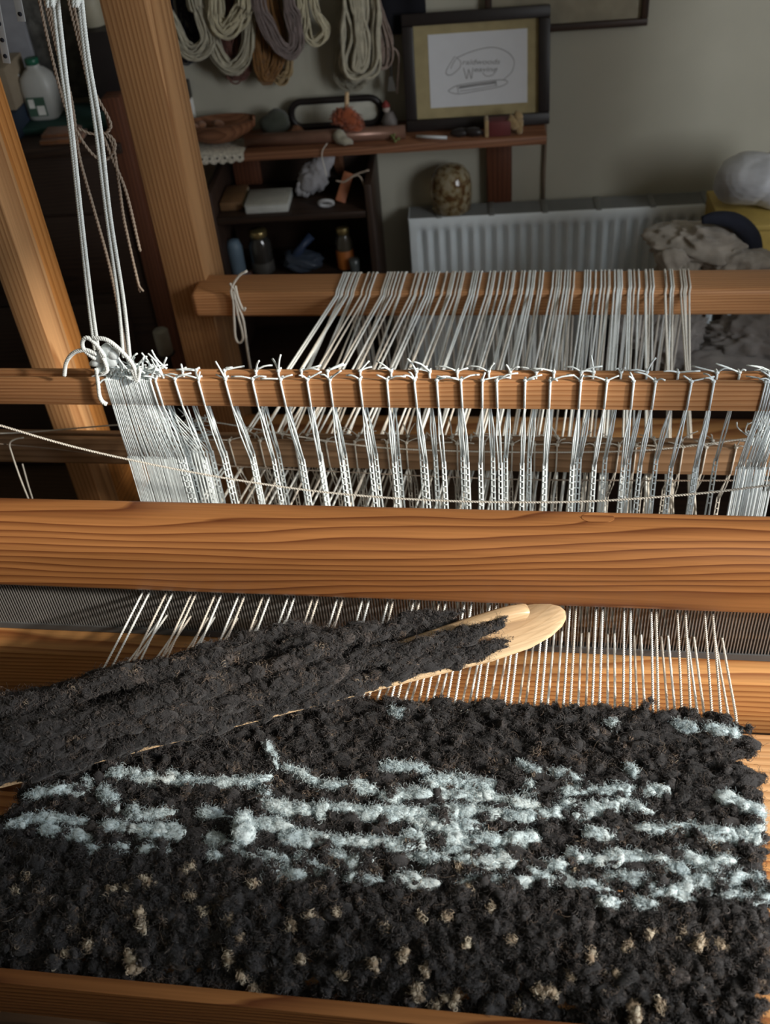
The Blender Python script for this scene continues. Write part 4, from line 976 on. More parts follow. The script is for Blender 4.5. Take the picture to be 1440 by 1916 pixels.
skein([(425,100),(435,142),(450,145),(462,130),(462,90)], 0.014, 14, WINE, 'rust tail of yarn under the deep cream loop', 0.032, seed=16)
skein([(478,-10),(482,60),(488,120),(500,146),(515,120),(520,60),(505,-10)], 0.030, 40, OCHRE, 'ochre brown yarn skein with a ring at its foot', 0.05, seed=7)
skein([(508,90),(520,140),(533,140),(538,90)], 0.022, 20, BUFF, 'buff yarn tail hanging behind the ochre skein', 0.035, seed=8)
skein([(482,-10),(500,45),(522,84),(541,96),(553,80),(548,30),(540,-10)], 0.026, 34, MAUVE, 'mauve grey yarn skein overlapping the ochre skein', 0.080, seed=9)
skein([(548,-10),(553,40),(555,75),(560,40),(560,-10)], 0.012, 16, CREAM2, 'narrow cream hank beside the mauve skein', 0.07, seed=10, name='yarn_hank')
skein([(568,-10),(574,40),(574,66),(590,78),(606,66),(608,50),(592,20),(586,-10)], 0.012, 22, CREAM2, 'cream yarn hank ending in a round open loop', 0.06, seed=11, name='yarn_hank')
skein([(655,-10),(660,60),(655,120),(672,135),(690,120),(692,60),(688,-10)], 0.040, 16, CREAM, 'bundle of wavy cream handspun strands', 0.07, r=0.0042, thick=0.03, seed=12, wav=0.007)
skein([(640,-10),(638,80),(640,140),(658,160),(680,145),(690,100),(680,-10)], 0.030, 18, GREYC, 'thin grey cream yarn loops behind the handspun bundle', 0.04, r=0.0014, seed=13, wav=0.006)
skein([(690,-10),(700,60),(708,110),(720,120),(722,80),(708,30),(700,-10)], 0.024, 18, PINKG, 'rose grey yarn skein beside the black felt', 0.05, seed=14)
t = thing('tassel_cord', W(*onw(731, 160, 0.05), 0.05), 'dark cord with a small grey tag beside the frame', 'cord')
P = [W(*onw(a, b, 0.05), 0.05) for a, b in ((700,92),(718,85),(729,95),(731,125),(732,145))]
mb = MB(); mb.tubes(smooth_path(P, 16), 0.0022, 5); mb.obj('cord', plain('dark_cord', (0.03, 0.028, 0.028)), t)
uu, z_ = onw(732, 160, 0.05); mb = MB(); mb.prism([(-.004, .022), (.004, .022), (.010, -.012), (-.010, -.012)], WU, (0, 0, 1), W(uu, z_, 0.046), WN * 0.008); mb.obj('tag', plain('grey_tag', (0.10, 0.095, 0.085)), t, smooth=False)
P = [W(*onw(a, b, 0.045), 0.045) for a, b in ((715,85),(738,92),(746,110),(744,150),(742,175))]
t = thing('yarn_end', P[-1], 'loose end of rose grey yarn curling beside the frame', 'yarn'); mb = MB(); mb.tubes(smooth_path(P, 20), 0.003, 5); mb.obj('strand', PINKG, t)

# things on the shelf
def su(px, o): return onw(px, 270, o)[0]
# wooden trough
u0, u1 = onw(345, 250, .08)[0], onw(482, 250, .08)[0]
t = thing('wooden_trough', W((u0 + u1) / 2, SHZ, 0.08), 'shallow carved wooden trough on the shelf above the doily', 'bowl')
mb = MB(); K = 14; sec = 9; V = []
for i in range(K + 1):
    f = i / K; e = max(0.12, math.sin(math.pi * (0.06 + 0.88 * f)) ** 0.55)
    for q in range(sec):
        a = math.pi * q / (sec - 1); V.append(W(u0 + (u1 - u0) * f, SHZ + 0.058 - 0.055 * math.sin(a) * e + 0.006 * f, 0.10 + 0.05 * math.cos(a) * e))
n0 = len(V)
for i in range(K + 1):
    f = i / K; e = max(0.12, math.sin(math.pi * (0.06 + 0.88 * f)) ** 0.55)
    for q in range(sec):
        a = math.pi * q / (sec - 1); V.append(W(u0 + (u1 - u0) * (0.03 + 0.94 * f), SHZ + 0.058 - 0.044 * math.sin(a) * e + 0.006 * f, 0.10 + 0.043 * math.cos(a) * e))
F = []
for b_, fl in ((0, 0), (n0, 1)):
    for i in range(K):
        for q in range(sec - 1):
            f_ = (b_ + i * sec + q, b_ + (i + 1) * sec + q, b_ + (i + 1) * sec + q + 1, b_ + i * sec + q + 1); F.append(f_[::-1] if fl else f_)
for i in range(K):
    for q in (0, sec - 1): F.append((i * sec + q, (i + 1) * sec + q, n0 + (i + 1) * sec + q, n0 + i * sec + q))
for i in (0, K):
    for q in range(sec - 1): F.append((i * sec + q, i * sec + q + 1, n0 + i * sec + q + 1, n0 + i * sec + q))
mb.add(V, None, F); mb.obj('trough', SHELFW, t)
mb = MB(); mb.lumps([W(u0 + .05, SHZ + .05, .1), W(u0 + .095, SHZ + .052, .1), W(u0 + .03, SHZ + .05, .11)], [np.diag([.016, .012, .010])] * 3, amp=.3, lvl=2); mb.obj('scraps', yarn('scrap_wool', (0.28, 0.13, 0.07)), t)
# lace doily over the shelf edge
t = thing('lace_doily', W(onw(405, 280, .15)[0], SHZ, 0.15), 'cream scalloped lace doily draped over the shelf edge', 'doily')
mb = MB(); V = []; u0, u1 = onw(352, 270, .165)[0], onw(452, 265, .165)[0]; K = 40
for i in range(K + 1):
    f = i / K; uq = u0 + (u1 - u0) * f; sc_ = 0.006 * abs(math.sin(f * math.pi * 6)) + 0.004 * math.sin(f * math.pi)
    for (o_, z_) in ((0.07, SHZ + .0015), (0.12, SHZ + .0015), (0.165, SHZ + .002), (0.1685, SHZ - .006), (0.1685, SHZ - .012 - sc_)): V.append(W(uq, z_, o_))
F = [(i * 5 + q, (i + 1) * 5 + q, (i + 1) * 5 + q + 1, i * 5 + q + 1) for i in range(K) for q in range(4)]
nV = len(V); V += [np.array(v) + np.array([0, 0, .0015]) + WN * .0015 for v in V]; F += [tuple(nV + q for q in f[::-1]) for f in F]
mb.add(V, None, F); mb.obj('lace', plain('lace', (0.50, 0.46, 0.38), 0.9, var=0.35, scale=180), t)
mb = MB()
for i in range(7):
    f = (i + .5) / 7; mb.lumps([W(u0 + (u1 - u0) * f, SHZ - .006, .1702)], [np.diag([.0035, .001, .003])], lvl=1, amp=0)
mb.obj('eyelets', HOLE, t)
# green grey stone pincushion
uq = onw(512, 232, .06)[0]
t = thing('green_pincushion', W(uq, SHZ, .06), 'dark green felt pincushion beside the wooden trough', 'pincushion'); mb = MB(); mb.lumps([W(uq, SHZ + .030, .06)], [np.diag([.034, .026, .032])], amp=.16, lvl=3, freq=1.6); mb.obj('cushion', yarn('green_felt', (0.055, 0.060, 0.045)), t)
# black framed tray standing against the wall
u0, u1 = onw(543, 200, .03)[0], onw(711, 190, .03)[0]
t = thing('framed_tray', W((u0 + u1) / 2, SHZ, .03), 'rounded black framed mirror tray standing against the wall', 'tray')
ztp = onw(620, 187, .03)[1]
def rr_path(ua, ub, za, zb, rad, o):
    out = []
    for cu_, cz_, a0 in ((ub - rad, zb - rad, 0), (ua + rad, zb - rad, 90), (ua + rad, za + rad, 180), (ub - rad, za + rad, 270)):
        for k in range(6): a = math.radians(a0 + 18 * k); out.append(W(cu_ + rad * math.cos(a), cz_ + rad * math.sin(a), o))
    out.append(out[0]); return np.array(out)
mb = MB(); mb.tubes(rr_path(u0, u1, SHZ + .008, ztp, .028, .03), 0.0085, 8); mb.obj('rim', BLACKFR, t)
wbox('plate', u0 + .004, u1 - .004, SHZ + .008, ztp - .004, .024, .030, plain('mirror_plate', (0.50, 0.49, 0.42), 0.3), t, bev=.002)
# small wooden wedge and copper tube
uq = onw(553, 240, .09)[0]; t = thing('wooden_wedge', W(uq, SHZ, .09), 'small brown wooden wedge in front of the tray', 'wedge'); mb = MB(); mb.prism([(-.035, 0), (.035, 0), (.004, .030), (-.006, .030)], WU, (0, 0, 1), W(uq, SHZ + .0005, .075), WN * .03); mb.obj('wedge', SHELFW, t, smooth=False)
a_, b_ = onw(458, 268, .135), onw(757, 238, .135)
t = thing('copper_tube', W((a_[0] + b_[0]) / 2, SHZ, .135), 'long brown copper coloured tube lying along the shelf', 'tube')
mb = MB(); p0, p1 = W(a_[0], SHZ + .0165, .125), W(b_[0], SHZ + .0165, .125); mb.tubes(np.array([p0, p0 * .5 + p1 * .5, p1]), .016, 20); mb.obj('tube', plain('copper_brown', (0.22, 0.12, 0.085), 0.32, metal=0.35), t)
# orange yarn on a spindle
uq, z_ = onw(648, 245, .152)
t = thing('drop_spindle', W(uq, SHZ, .12), 'rust orange yarn ball on an upright wooden spindle', 'spindle')
mb = MB(); cc = W(uq, SHZ + .058, .135)
mb.lumps([cc, cc + WU * .018 - np.array([0, 0, .014]), cc - WU * .014 + np.array([0, 0, .006])], [np.diag([.026, .020, .026]), np.diag([.022, .018, .017]), np.diag([.017, .016, .022])], amp=.22, lvl=3, freq=2.5)
Sc, Sn = surf(mb); curls(mb, Sc, Sn, 260, size=(.003, .008), r=(.0008, .0013), K=10, turns=(.3, .9)); mb.obj('yarn_ball', yarn('rust_yarn', (0.36, 0.090, 0.035)), t)
mb = MB(); top_ = W(onw(649, 172, .12)[0], onw(649, 172, .12)[1], .12); mb.tubes(np.array([cc, cc * .5 + top_ * .5, top_]), np.array([.0055, .0055, .0048]), 10); mb.obj('shaft', BEECH, t)
mb = MB(); mb.lumps([W(uq - .02, SHZ + .022, .148), W(uq - .012, SHZ + .013, .152)], [np.diag([.017, .012, .020]), np.diag([.020, .010, .012])], amp=.25, lvl=2); mb.obj('white_wool', GREYC, t)
P = [W(*onw(a, b, .172), .172) for a, b in ((612,268),(604,280),(602,292),(606,310),(611,330))]
mb = MB(); mb.tubes(smooth_path(P, 18), .0014, 4); mb.obj('yarn_end', COTTON_WARM, t)
# small figure, sprig, pen, dark case, carved box
FIG = plain('figure_grey', (0.16, 0.14, 0.13), 0.6)
uq = onw(728, 220, .05)[0]; t = thing('small_figurine', W(uq, SHZ, .05), 'small grey figurine with a red cap beside the tray', 'figurine')
mb = MB(); mb.lathe([(.002, 0), (.022, 0), (.020, .02), (.012, .036), (.010, .040)], W(uq, SHZ + .001, .05), 16); mb.obj('body', FIG, t)
mb = MB(); mb.lumps([W(uq - .006, SHZ + .048, .052)], [np.diag([.010, .010, .010])], lvl=2, amp=.05); mb.obj('head', plain('face', (0.40, 0.34, 0.30)), t)
mb = MB(); mb.lathe([(.011, 0), (.010, .004), (.005, .012), (.001, .015)], W(uq - .006, SHZ + .054, .052), 14); mb.obj('cap', plain('red_cap', (0.20, 0.03, 0.025)), t)
uq = onw(738, 266, .15)[0]; t = thing('green_sprig', W(uq, SHZ, .15), 'tiny green plant sprig on the shelf in front of the frame', 'sprig'); mb = MB()
for k in range(7): e = W(uq + random.uniform(-.012, .012), SHZ + random.uniform(.004, .018), .15 + random.uniform(-.008, .01)); mb.tubes(np.array([W(uq, SHZ + .002, .15), e]), .0012, 4); mb.lumps([e], [np.diag([.004, .002, .003])], lvl=1, amp=.2)
mb.obj('leaves', plain('sprig_green', (0.16, 0.18, 0.06)), t)
p0, p1 = W(onw(778, 258, .14)[0], SHZ + .005, .13), W(onw(836, 262, .14)[0], SHZ + .005, .15)
t = thing('white_pen', (p0 + p1) / 2, 'thin white pen lying on the shelf below the drawing', 'pen'); mb = MB(); mb.tubes(np.array([p0, (p0 + p1) / 2, p1]), .004, 10); mb.obj('barrel', plain('pen_white', (0.55, 0.58, 0.60), .3), t)
uq = onw(872, 264, .14)[0]; t = thing('spectacle_case', W(uq, SHZ, .14), 'black crumpled case on the shelf below the drawing', 'case'); mb = MB(); mb.lumps([W(uq - .012, SHZ + .011, .135), W(uq + .018, SHZ + .012, .14)], [np.diag([.026, .014, .010]), np.diag([.022, .015, .012])], amp=.15, lvl=2); mb.obj('case', BLACKFR, t)
u0, u1 = onw(906, 250, .13)[0], onw(978, 245, .13)[0]
t = thing('carved_ornament', W((u0 + u1) / 2, SHZ, .13), 'small red and cream carved house ornament before the frame', 'ornament')
wbox('red_body', u0 + .010, u1 - .030, SHZ, SHZ + .036, .11, .15, plain('dull_red', (0.12, 0.025, 0.025)), t)
wbox('cream_post', u0, u0 + .010, SHZ, SHZ + .040, .112, .152, BUFF, t)
mb = MB(); mb.lumps([W(u1 - .022, SHZ + .028, .14), W(u1 - .012, SHZ + .040, .135), W(u1 - .008, SHZ + .018, .135)], [np.diag([.016, .012, .016]), np.diag([.010, .009, .014]), np.diag([.010, .010, .017])], amp=.25, lvl=2); mb.obj('cream_carving', BUFF, t)
uq, z_ = onw(343, 175, .04); t = thing('black_box', W(uq, z_, .02), 'small black speaker box on the wall beside the post', 'box'); wbox('case', uq - .022, uq + .012, z_ - .02, z_ + .024, .002, .05, BLACKFR, t); wbox('cable_cover', uq - .012, uq + .012, SHZ + .001, z_ - .021, .004, .012, PAINT, t)

# radiator with glass vase
rad = thing('radiator', W(0.45, 0, 0.06), 'white ribbed panel radiator under the shelf on the back wall', 'radiator')
mb = MB(); RU0, RU1, RZ0, RZ1 = 0.0, 0.92, 0.13, 0.648; pit = 0.0302
us = [RU0, RU0 + .012]; n = int((RU1 - RU0 - .03) / pit)
for k in range(n):
    b_ = RU0 + .016 + k * pit; us += [b_, b_ + .003, b_ + .009, b_ + .014, b_ + .020, b_ + .026]
us += [RU1 - .006, RU1]
zs = [RZ0, RZ0 + .03, RZ0 + .045, RZ0 + .06, RZ1 - .052, RZ1 - .038, RZ1 - .026, RZ1 - .006, RZ1]
def depth(i, k):
    if k in (0, 1, 2, 6, 7, 8) or i < 2 or i >= len(us) - 2: return 0.0
    ph = (i - 2) % 6; d_ = (0, -.002, -.014, -.016, -.014, -.002)[ph]
    return d_ * (0.55 if k in (3, 5) else 1.0)
V = [W(u_, z_, 0.11 + depth(i, k) - (0.006 if k == 8 else 0)) for i, u_ in enumerate(us) for k, z_ in enumerate(zs)]; m_ = len(zs)
F = [(i * m_ + k, (i + 1) * m_ + k, (i + 1) * m_ + k + 1, i * m_ + k + 1) for i in range(len(us) - 1) for k in range(m_ - 1)]
mb.add(V, None, F); mb.obj('front_panel', RADM, rad)
wbox('side_panel', RU0 - .003, RU0, RZ0, RZ1, .03, .106, RADM, rad, bev=.001); wbox('side_panel', RU1, RU1 + .003, RZ0, RZ1, .03, .106, RADM, rad, bev=.001)
wbox('back_panel', RU0, RU1, RZ0, RZ1 - .004, .028, .036, RADM, rad, bev=.001)
for k in range(6): wbox('grille_slat', RU0, RU1, RZ1 - .006, RZ1 + .001, .033 + k * .0125, .033 + k * .0125 + .008, GRILLE, rad, bev=.001)
for k in range(7): wbox('grille_clip', .07 + k * .136, .085 + k * .136, RZ1 - .005, RZ1 + .003, .032, .106, GRILLE, rad, bev=.001)
for u_ in (.1, .8): wbox('foot', u_, u_ + .03, 0, RZ0, .05, .08, RADM, rad)
uq = onw(845, 392, .065)[0]
t = thing('glass_vase', W(uq, RZ1 + .003, .065), 'mottled amber glass dome vase standing on the radiator', 'vase')
H = onw(845, 308, .065)[1] - RZ1 - .004; prof = [(.046, 0), (.050, .003), (.053, H * .3), (.0535, H * .55), (.049, H * .78), (.036, H * .93), (.018, H * .99), (.004, H)]
mm, nt, p_ = newmat('mottled_glass'); no = nd(nt, 'ShaderNodeTexNoise'); no.inputs['Scale'].default_value = 55; tc = nd(nt, 'ShaderNodeTexCoord'); nt.links.new(tc.outputs['Object'], no.inputs['Vector'])
rp = ramp(nt, [(.40, (0.60, 0.52, 0.36)), (.52, (0.44, 0.34, 0.18)), (.62, (0.20, 0.10, 0.04))]); nt.links.new(no.outputs['Fac'], rp.inputs[0]); nt.links.new(rp.outputs[0], p_.inputs['Base Color'])
p_.inputs['Transmission Weight'].default_value = 0.55; p_.inputs['Roughness'].default_value = 0.12
mb = MB(); mb.lathe(prof, W(uq, RZ1 + .0035, .065), 32); mb.obj('glass', mm, t)

# small dark cabinet with shelves
cab = thing('shelf_cabinet', W(-0.28, 0, 0.15), 'small open dark wood cabinet below the wall shelf', 'cabinet')
CU0, CU1 = -0.490, -0.078; CO = 0.235
wbox('side_panel', CU0, CU0 + .018, 0, .80, .004, CO, DARKW, cab, vert=True); wbox('side_panel', CU1 - .018, CU1, 0, .80, .004, CO, DARKW, cab, vert=True)
wbox('back_panel', CU0 + .018, CU1 - .018, .02, .825, .004, .016, DARKW, cab)
MS = onw(530, 404, CO)[1]; LS = 0.545
for z_ in (MS, LS, .30, .06): wbox('shelf_board', CU0 + .018, CU1 - .018, z_ - .018, z_, .016, CO - .004, DARKW, cab)
g = 'odds and ends in the dark cabinet'
def cu(px, py, o): return onw(px, py, o)[0]
t = thing('brown_book', W(cu(440, 385, .16), MS, .16), 'small tan leather notebook on the cabinet shelf', 'book'); wbox('cover', cu(416, 385, .16), cu(458, 385, .16), MS, MS + .022, .08, .19, plain('tan_leather', (0.17, 0.09, 0.04)), t)
wbox('pages', cu(416, 385, .16) + .003, cu(458, 385, .16) + .001, MS + .004, MS + .018, .082, .188, BUFF, t)
a_ = cu(458, 385, .2); b_ = cu(540, 385, .2); t = thing('white_carton', W((a_ + b_) / 2, MS, .18), 'flat white cardboard box on the cabinet shelf', 'box')
wbox('box', a_ + .002, b_, MS, MS + .020, .12, .215, plain('white_card', (0.50, 0.50, 0.47)), t); wbox('lid', a_ + .001, b_ + .001, MS + .0205, MS + .024, .119, .216, plain('card_top', (0.44, 0.43, 0.38)), t)
t = thing('grey_paper_bag', W(cu(585, 360, .14), MS, .14), 'crumpled pale grey paper bag leaning in the cabinet', 'bag'); cc = W(cu(590, 360, .15), MS + .055, .13)
mb = MB(); A = np.stack([WU * .038 + np.array([0, 0, .030]), WN * .022, -WU * .022 + np.array([0, 0, .034])], -1); mb.lumps([cc, cc + WU * .02 + np.array([0, 0, .024]), cc - WU * .028 - np.array([0, 0, .028])], [A, A * .75, A * .6], amp=.12, lvl=4, freq=2.4, ridge=.20); mb.obj('bag', plain('grey_paper', (0.36, 0.35, 0.37), .8, bump=.6, bscale=60), t)
t = thing('tape_roll', W(cu(612, 392, .2), MS, .2), 'white roll of tape lying in front of the paper bag', 'tape'); cc = W(cu(612, 390, .19), MS + .012, .20)
mb = MB(); a = np.linspace(0, 2 * math.pi, 25); mb.tubes(np.array([cc + WU * .017 * math.cos(q) + (WN * .35 + np.array([0, 0, .6])) * .015 * math.sin(q) for q in a]), .005, 8); mb.obj('roll', plain('tape_white', (0.45, 0.45, 0.46)), t)
t = thing('orange_packet', W(cu(645, 370, .17), MS, .17), 'orange paper packet leaning at the cabinet side', 'packet'); p0 = W(cu(638, 388, .17), MS + .004, .18); p1 = W(cu(652, 345, .17), MS + .062, .14); timber('packet', p0, p1, .026, .010, plain('orange_paper', (0.34, 0.115, 0.05)), t, up=WN)
P = [W(*onw(a, b, .2), .2) for a, b in ((628,338),(645,340),(662,328),(690,318))]; P2 = [W(*onw(a, b, .2), .2) for a, b in ((640,342),(668,328),(680,345),(686,374))]
t = thing('knotted_string', P[1], 'grey knotted string trailing over the cabinet side', 'string')
for q in (P, P2): mb = MB(); mb.tubes(smooth_path(q, 16), .0022, 5); mb.obj('string', LINEN, t)
def jar(px, r, h, mat, lidmat, label, name='glass_jar', fill=None, fh_=0.5):
    uq = cu(px, 470, .16); t = thing(name, W(uq, LS, .16), label, 'jar', g)
    mb = MB(); mb.lathe([(r * .9, 0), (r, .004), (r, h * .70), (r * .75, h * .80), (r * .68, h * .86)], W(uq, LS + .0005, .16), 20); mb.obj('glass', mat, t)
    mb = MB(); mb.lathe([(r * .74, 0), (r * .76, .003), (r * .76, h * .12), (r * .70, h * .14)], W(uq, LS + h * .865, .16), 20); mb.obj('lid', lidmat, t)
    if fill: mb = MB(); mb.lathe([(r * .985, .004), (r * 1.004, .006), (r * 1.004, h * fh_), (r * .9, h * fh_ + .001)], W(uq, LS + .001, .16), 20); mb.obj('label_band', fill, t)
GOLD = plain('gold_lid', (0.42, 0.32, 0.14), 0.3, metal=0.8); DGL = plain('dark_glass', (0.035, 0.033, 0.030), 0.08, spec=0.8); DGL2 = plain('dim_glass', (0.07, 0.06, 0.045), 0.1, spec=0.8)
hj = onw(483, 430, .16)[1] - LS
jar(488, .030, hj, DGL, GOLD, 'dark glass jar with a gold lid in the cabinet', fill=plain('grey_contents', (0.06, 0.055, 0.05)), fh_=.3)
hj2 = onw(648, 424, .16)[1] - LS; jar(645, .023, hj2, DGL2, GOLD, 'glass jar half full of orange spice in the cabinet', fill=plain('orange_spice', (0.40, 0.12, 0.02)), fh_=.48)
uq = cu(664, 490, .17); t = thing('small_tumbler', W(uq, LS, .17), 'small grey glass tumbler beside the spice jar', 'glass', g); mb = MB(); mb.lathe([(.010, 0), (.013, .003), (.014, .04), (.012, .041)], W(uq, LS + .0005, .19), 16); mb.obj('glass', plain('grey_glass', (0.10, 0.11, 0.11), .1), t)
uq = cu(441, 480, .17); t = thing('blue_bottle', W(uq, LS, .17), 'pale blue plastic bottle in the dark cabinet', 'bottle', g); hb = onw(440, 448, .17)[1] - LS
mb = MB(); mb.lathe([(.018, 0), (.021, .004), (.021, hb * .8), (.015, hb * .97), (.006, hb)], W(uq, LS + .0005, .17), 20); mb.obj('bottle', plain('dusty_blue', (0.13, 0.19, 0.25), .45), t)
uq = cu(566, 495, .16); t = thing('blue_bag', W(uq, LS, .16), 'slumped dark blue plastic bag with a twisted neck', 'bag', g); mb = MB(); mb.lumps([W(uq, LS + .022, .15)], [np.diag([.062, .045, .026])], amp=.12, lvl=4, freq=2.5, ridge=.15); mb.obj('bag', plain('bag_blue', (0.055, 0.07, 0.10), .35, bump=.5, bscale=40), t)
mb = MB(); p0, p1 = W(uq - .02, LS + .035, .16), W(uq + .028, LS + .082, .13); mb.tubes(np.array([p0, p0 * .5 + p1 * .5 + (0, 0, .004), p1]), np.array([.015, .010, .012]), 10); mb.obj('neck', plain('neck_blue', (0.035, 0.055, 0.11), .4, bump=.5, bscale=60), t)
uq = cu(400, 502, .2); t = thing('pink_card', W(uq, LS, .2), 'small pinkish card lying at the front of the cabinet', 'card', g); wbox('card', CU0 + .02, CU0 + .07, LS, LS + .004, .15, CO - .01, plain('pink_card', (0.34, 0.20, 0.17)), t, bev=.0005)

# right: boxes and fabric in front of the radiator
u0, z1 = onw(1336, 386, .25); z0 = onw(1336, 470, .25)[1]
st = thing('wooden_stool', W(u0 + .16, 0, .30), 'plain dark stool carrying the yellow box beside the radiator', 'stool')
wbox('seat', u0 - .02, u0 + .36, z0 - .035, z0 - .005, .15, .42, DARKW, st)
for a_ in (u0, u0 + .31):
    for o_ in (.17, .37): wbox('leg', a_, a_ + .03, 0, z0 - .035, o_, o_ + .03, DARKW, st, vert=True)
t = thing('yellow_box', W(u0 + .15, z0, .27), 'mustard yellow cardboard box under the white bag', 'box')
wbox('box', u0, u0 + .32, z0 - .004, z1 - .016, .16, .36, plain('mustard', (0.42, 0.29, 0.07), .7), t); wbox('lid', u0 - .002, u0 + .322, z1 - .015, z1, .158, .362, plain('mustard_lid', (0.46, 0.33, 0.09), .7), t)
uq, zq = onw(1392, 335, .25)
t = thing('white_plastic_bag', W(uq, z1, .25), 'puffy white plastic bag on top of the yellow box', 'bag')
mb = MB(); cc = W(uq + .02, z1 + .064, .26); mb.lumps([cc, cc + WU * .06 + np.array([0, 0, -.004])], [np.diag([.092, .075, .064]), np.diag([.080, .07, .066])], amp=.07, lvl=5, freq=2.0, ridge=.045); mb.obj('bag', plain('white_film', (0.50, 0.51, 0.54), .35, bump=.25, bscale=28), t)
FAB = plain('grey_brown_fabric', (0.32, 0.285, 0.245), .95, var=.25, scale=22, bump=.7, bscale=40, sheen=.3); FAB2 = plain('mid_grey_fabric', (0.28, 0.26, 0.25), .95, var=.2, scale=16, bump=.7, bscale=30, sheen=.3)
NAVC = plain('navy_scarf', (0.015, 0.018, 0.032), .9, bump=.6, bscale=60)
def heap(name, items, mat, label, cat, freq=2.4, amp=.14, lvl=5):
    P = [ony(px, py, y) for px, py, y, *_ in items]; t = thing(name, (P[0][0], P[0][1], P[0][2]), label, cat)
    for (px, py, y, a, b, c_), p in zip(items, P): mb = MB(); mb.lumps([p], [np.diag([a, b, c_])], amp=amp, lvl=lvl, freq=freq, ridge=.22); mb.obj('fold', mat, t)
    return t
ct = thing('fabric_crate', (0.36, 2.08, 0), 'dark storage crate under the heap of fabric', 'crate')
timber('crate_side', (0.12, 2.0, .22), (0.72, 2.0, .22), .02, .44, DARKW, ct); timber('crate_side', (0.12, 2.2, .22), (0.72, 2.2, .22), .02, .44, DARKW, ct); timber('crate_lid', (0.11, 2.1, .45), (0.73, 2.1, .45), .24, .02, DARKW, ct)
heap('fabric_heap', [(1320, 455, 2.12, .105, .07, .055), (1275, 490, 2.08, .055, .06, .035), (1375, 492, 2.08, .085, .06, .040)], FAB, 'grey brown bundle of fabric behind the back beam', 'fabric')
heap('fabric_heap', [(1400, 640, 2.05, .13, .06, .075), (1260, 620, 2.05, .085, .06, .075), (1180, 600, 2.05, .05, .05, .065), (1350, 690, 2.03, .16, .07, .06)], FAB2, 'mid grey sacks of fabric below the back beam', 'fabric')
P = [ony(a, b, 2.10) for a, b in ((1312,412),(1340,408),(1375,415),(1400,438),(1410,465),(1408,488))]
t = thing('navy_scarf', P[2], 'dark navy knitted scarf laid round the fabric bundle', 'scarf'); mb = MB(); pp = smooth_path(P, 26); mb.tubes(pp, .006 + .014 * np.sin(np.linspace(.15, 2.6, 26)), 10); mb.obj('scarf', NAVC, t)
for (px, py, y, w_, h_) in ((1115, 640, 2.2, .035, .16),):
    p = ony(px, py, y); t = thing('dark_blue_tin', (p[0], p[1], 0), 'tall dark blue container standing before the radiator', 'container'); mb = MB(); mb.lathe([(.03, 0), (.034, .004), (.034, p[2] + .05), (.026, p[2] + .06)], (p[0], p[1], 0.001), 20); mb.obj('container', plain('ink_blue', (0.02, 0.022, 0.035), .4), t)

# left: dark dresser with a milk bottle
du1, dz = onw(236, 275, .30); dz = onw(130, 272, .30)[1]
dr = thing('dark_dresser', W(-1.0, 0, .15), 'dark stained dresser in the corner behind the loom posts', 'dresser')
wbox('carcass', -1.75, du1 - .03, .03, dz - .025, .004, .29, DARKW, dr); wbox('top', -1.77, du1 - .01, dz - .024, dz, .004, .31, DARKW, dr)
wbox('corner_post', du1 - .032, du1 + .010, 0, dz + .10, .25, .30, REDW, dr, vert=True)
for k in range(3):
    dd_ = wbox('drawer', -1.70, du1 - .10, .10 + k * .24, .31 + k * .24, .291, .305, DARKW, dr)
    for u_ in (-1.45, -0.95): mb = MB(); mb.lathe([(.006, 0), (.006, .010), (.012, .014), (.010, .020), (.002, .022)], W(u_, .205 + k * .24, .305), 12, ax=WN); mb.obj('knob', GOLD, dd_)
a_, b_ = onw(48, 250, .16)[0], onw(215, 250, .16)[0]; gz = onw(90, 222, .16)[1]
t = thing('green_box', W((a_ + b_) / 2, dz, .15), 'dark teal cloth covered box under the milk bottle', 'box'); wbox('box', a_, b_, dz, gz, .06, .22, plain('teal_cloth', (0.020, 0.060, 0.052), .8), t); wbox('lid', a_ - .002, b_ + .002, gz - .012, gz - .001, .058, .222, plain('teal_lid', (0.024, 0.07, 0.06), .8), t)
t = thing('rust_cloth', W(onw(118, 262, .27)[0], dz, .27), 'folded rust orange cloth in front of the teal box', 'cloth'); u_ = onw(118, 262, .27)[0]; wbox('fold', u_ - .05, u_ + .05, dz, dz + .012, .225, .295, yarn('rust_cloth', (0.20, 0.075, 0.025)), t, bev=.005); wbox('fold', u_ - .045, u_ + .04, dz + .0125, dz + .022, .228, .285, yarn('rust_cloth2', (0.18, 0.068, 0.024)), t, bev=.004)
uq = onw(88, 215, .14)[0]; mh = onw(85, 118, .14)[1] - gz
t = thing('milk_bottle', W(uq, gz, .14), 'translucent plastic milk bottle with green lid and label', 'bottle')
MILK = plain('milk_plastic', (0.42, 0.42, 0.40), .4, var=.05)
def sq(w_, d_, z_, k=18): return [W(uq, gz + z_, .14) + WU * w_ * math.copysign(abs(math.cos(q)) ** .5, math.cos(q)) + WN * d_ * math.copysign(abs(math.sin(q)) ** .5, math.sin(q)) for q in np.arange(k) * 2 * math.pi / k]
mb = MB(); lv = [(.034, .030, 0), (.039, .034, .005), (.040, .035, mh * .45), (.040, .035, mh * .62), (.036, .032, mh * .78), (.022, .022, mh * .90), (.014, .014, mh * .94), (.014, .014, mh)]
V = [v for l_ in lv for v in sq(*l_)]; k = 18; F = [(i * k + q, i * k + (q + 1) % k, (i + 1) * k + (q + 1) % k, (i + 1) * k + q) for i in range(len(lv) - 1) for q in range(k)]
mb.add(V, None, F + [tuple(range(k))[::-1][:4]] if False else F); mb.obj('body', MILK, t)
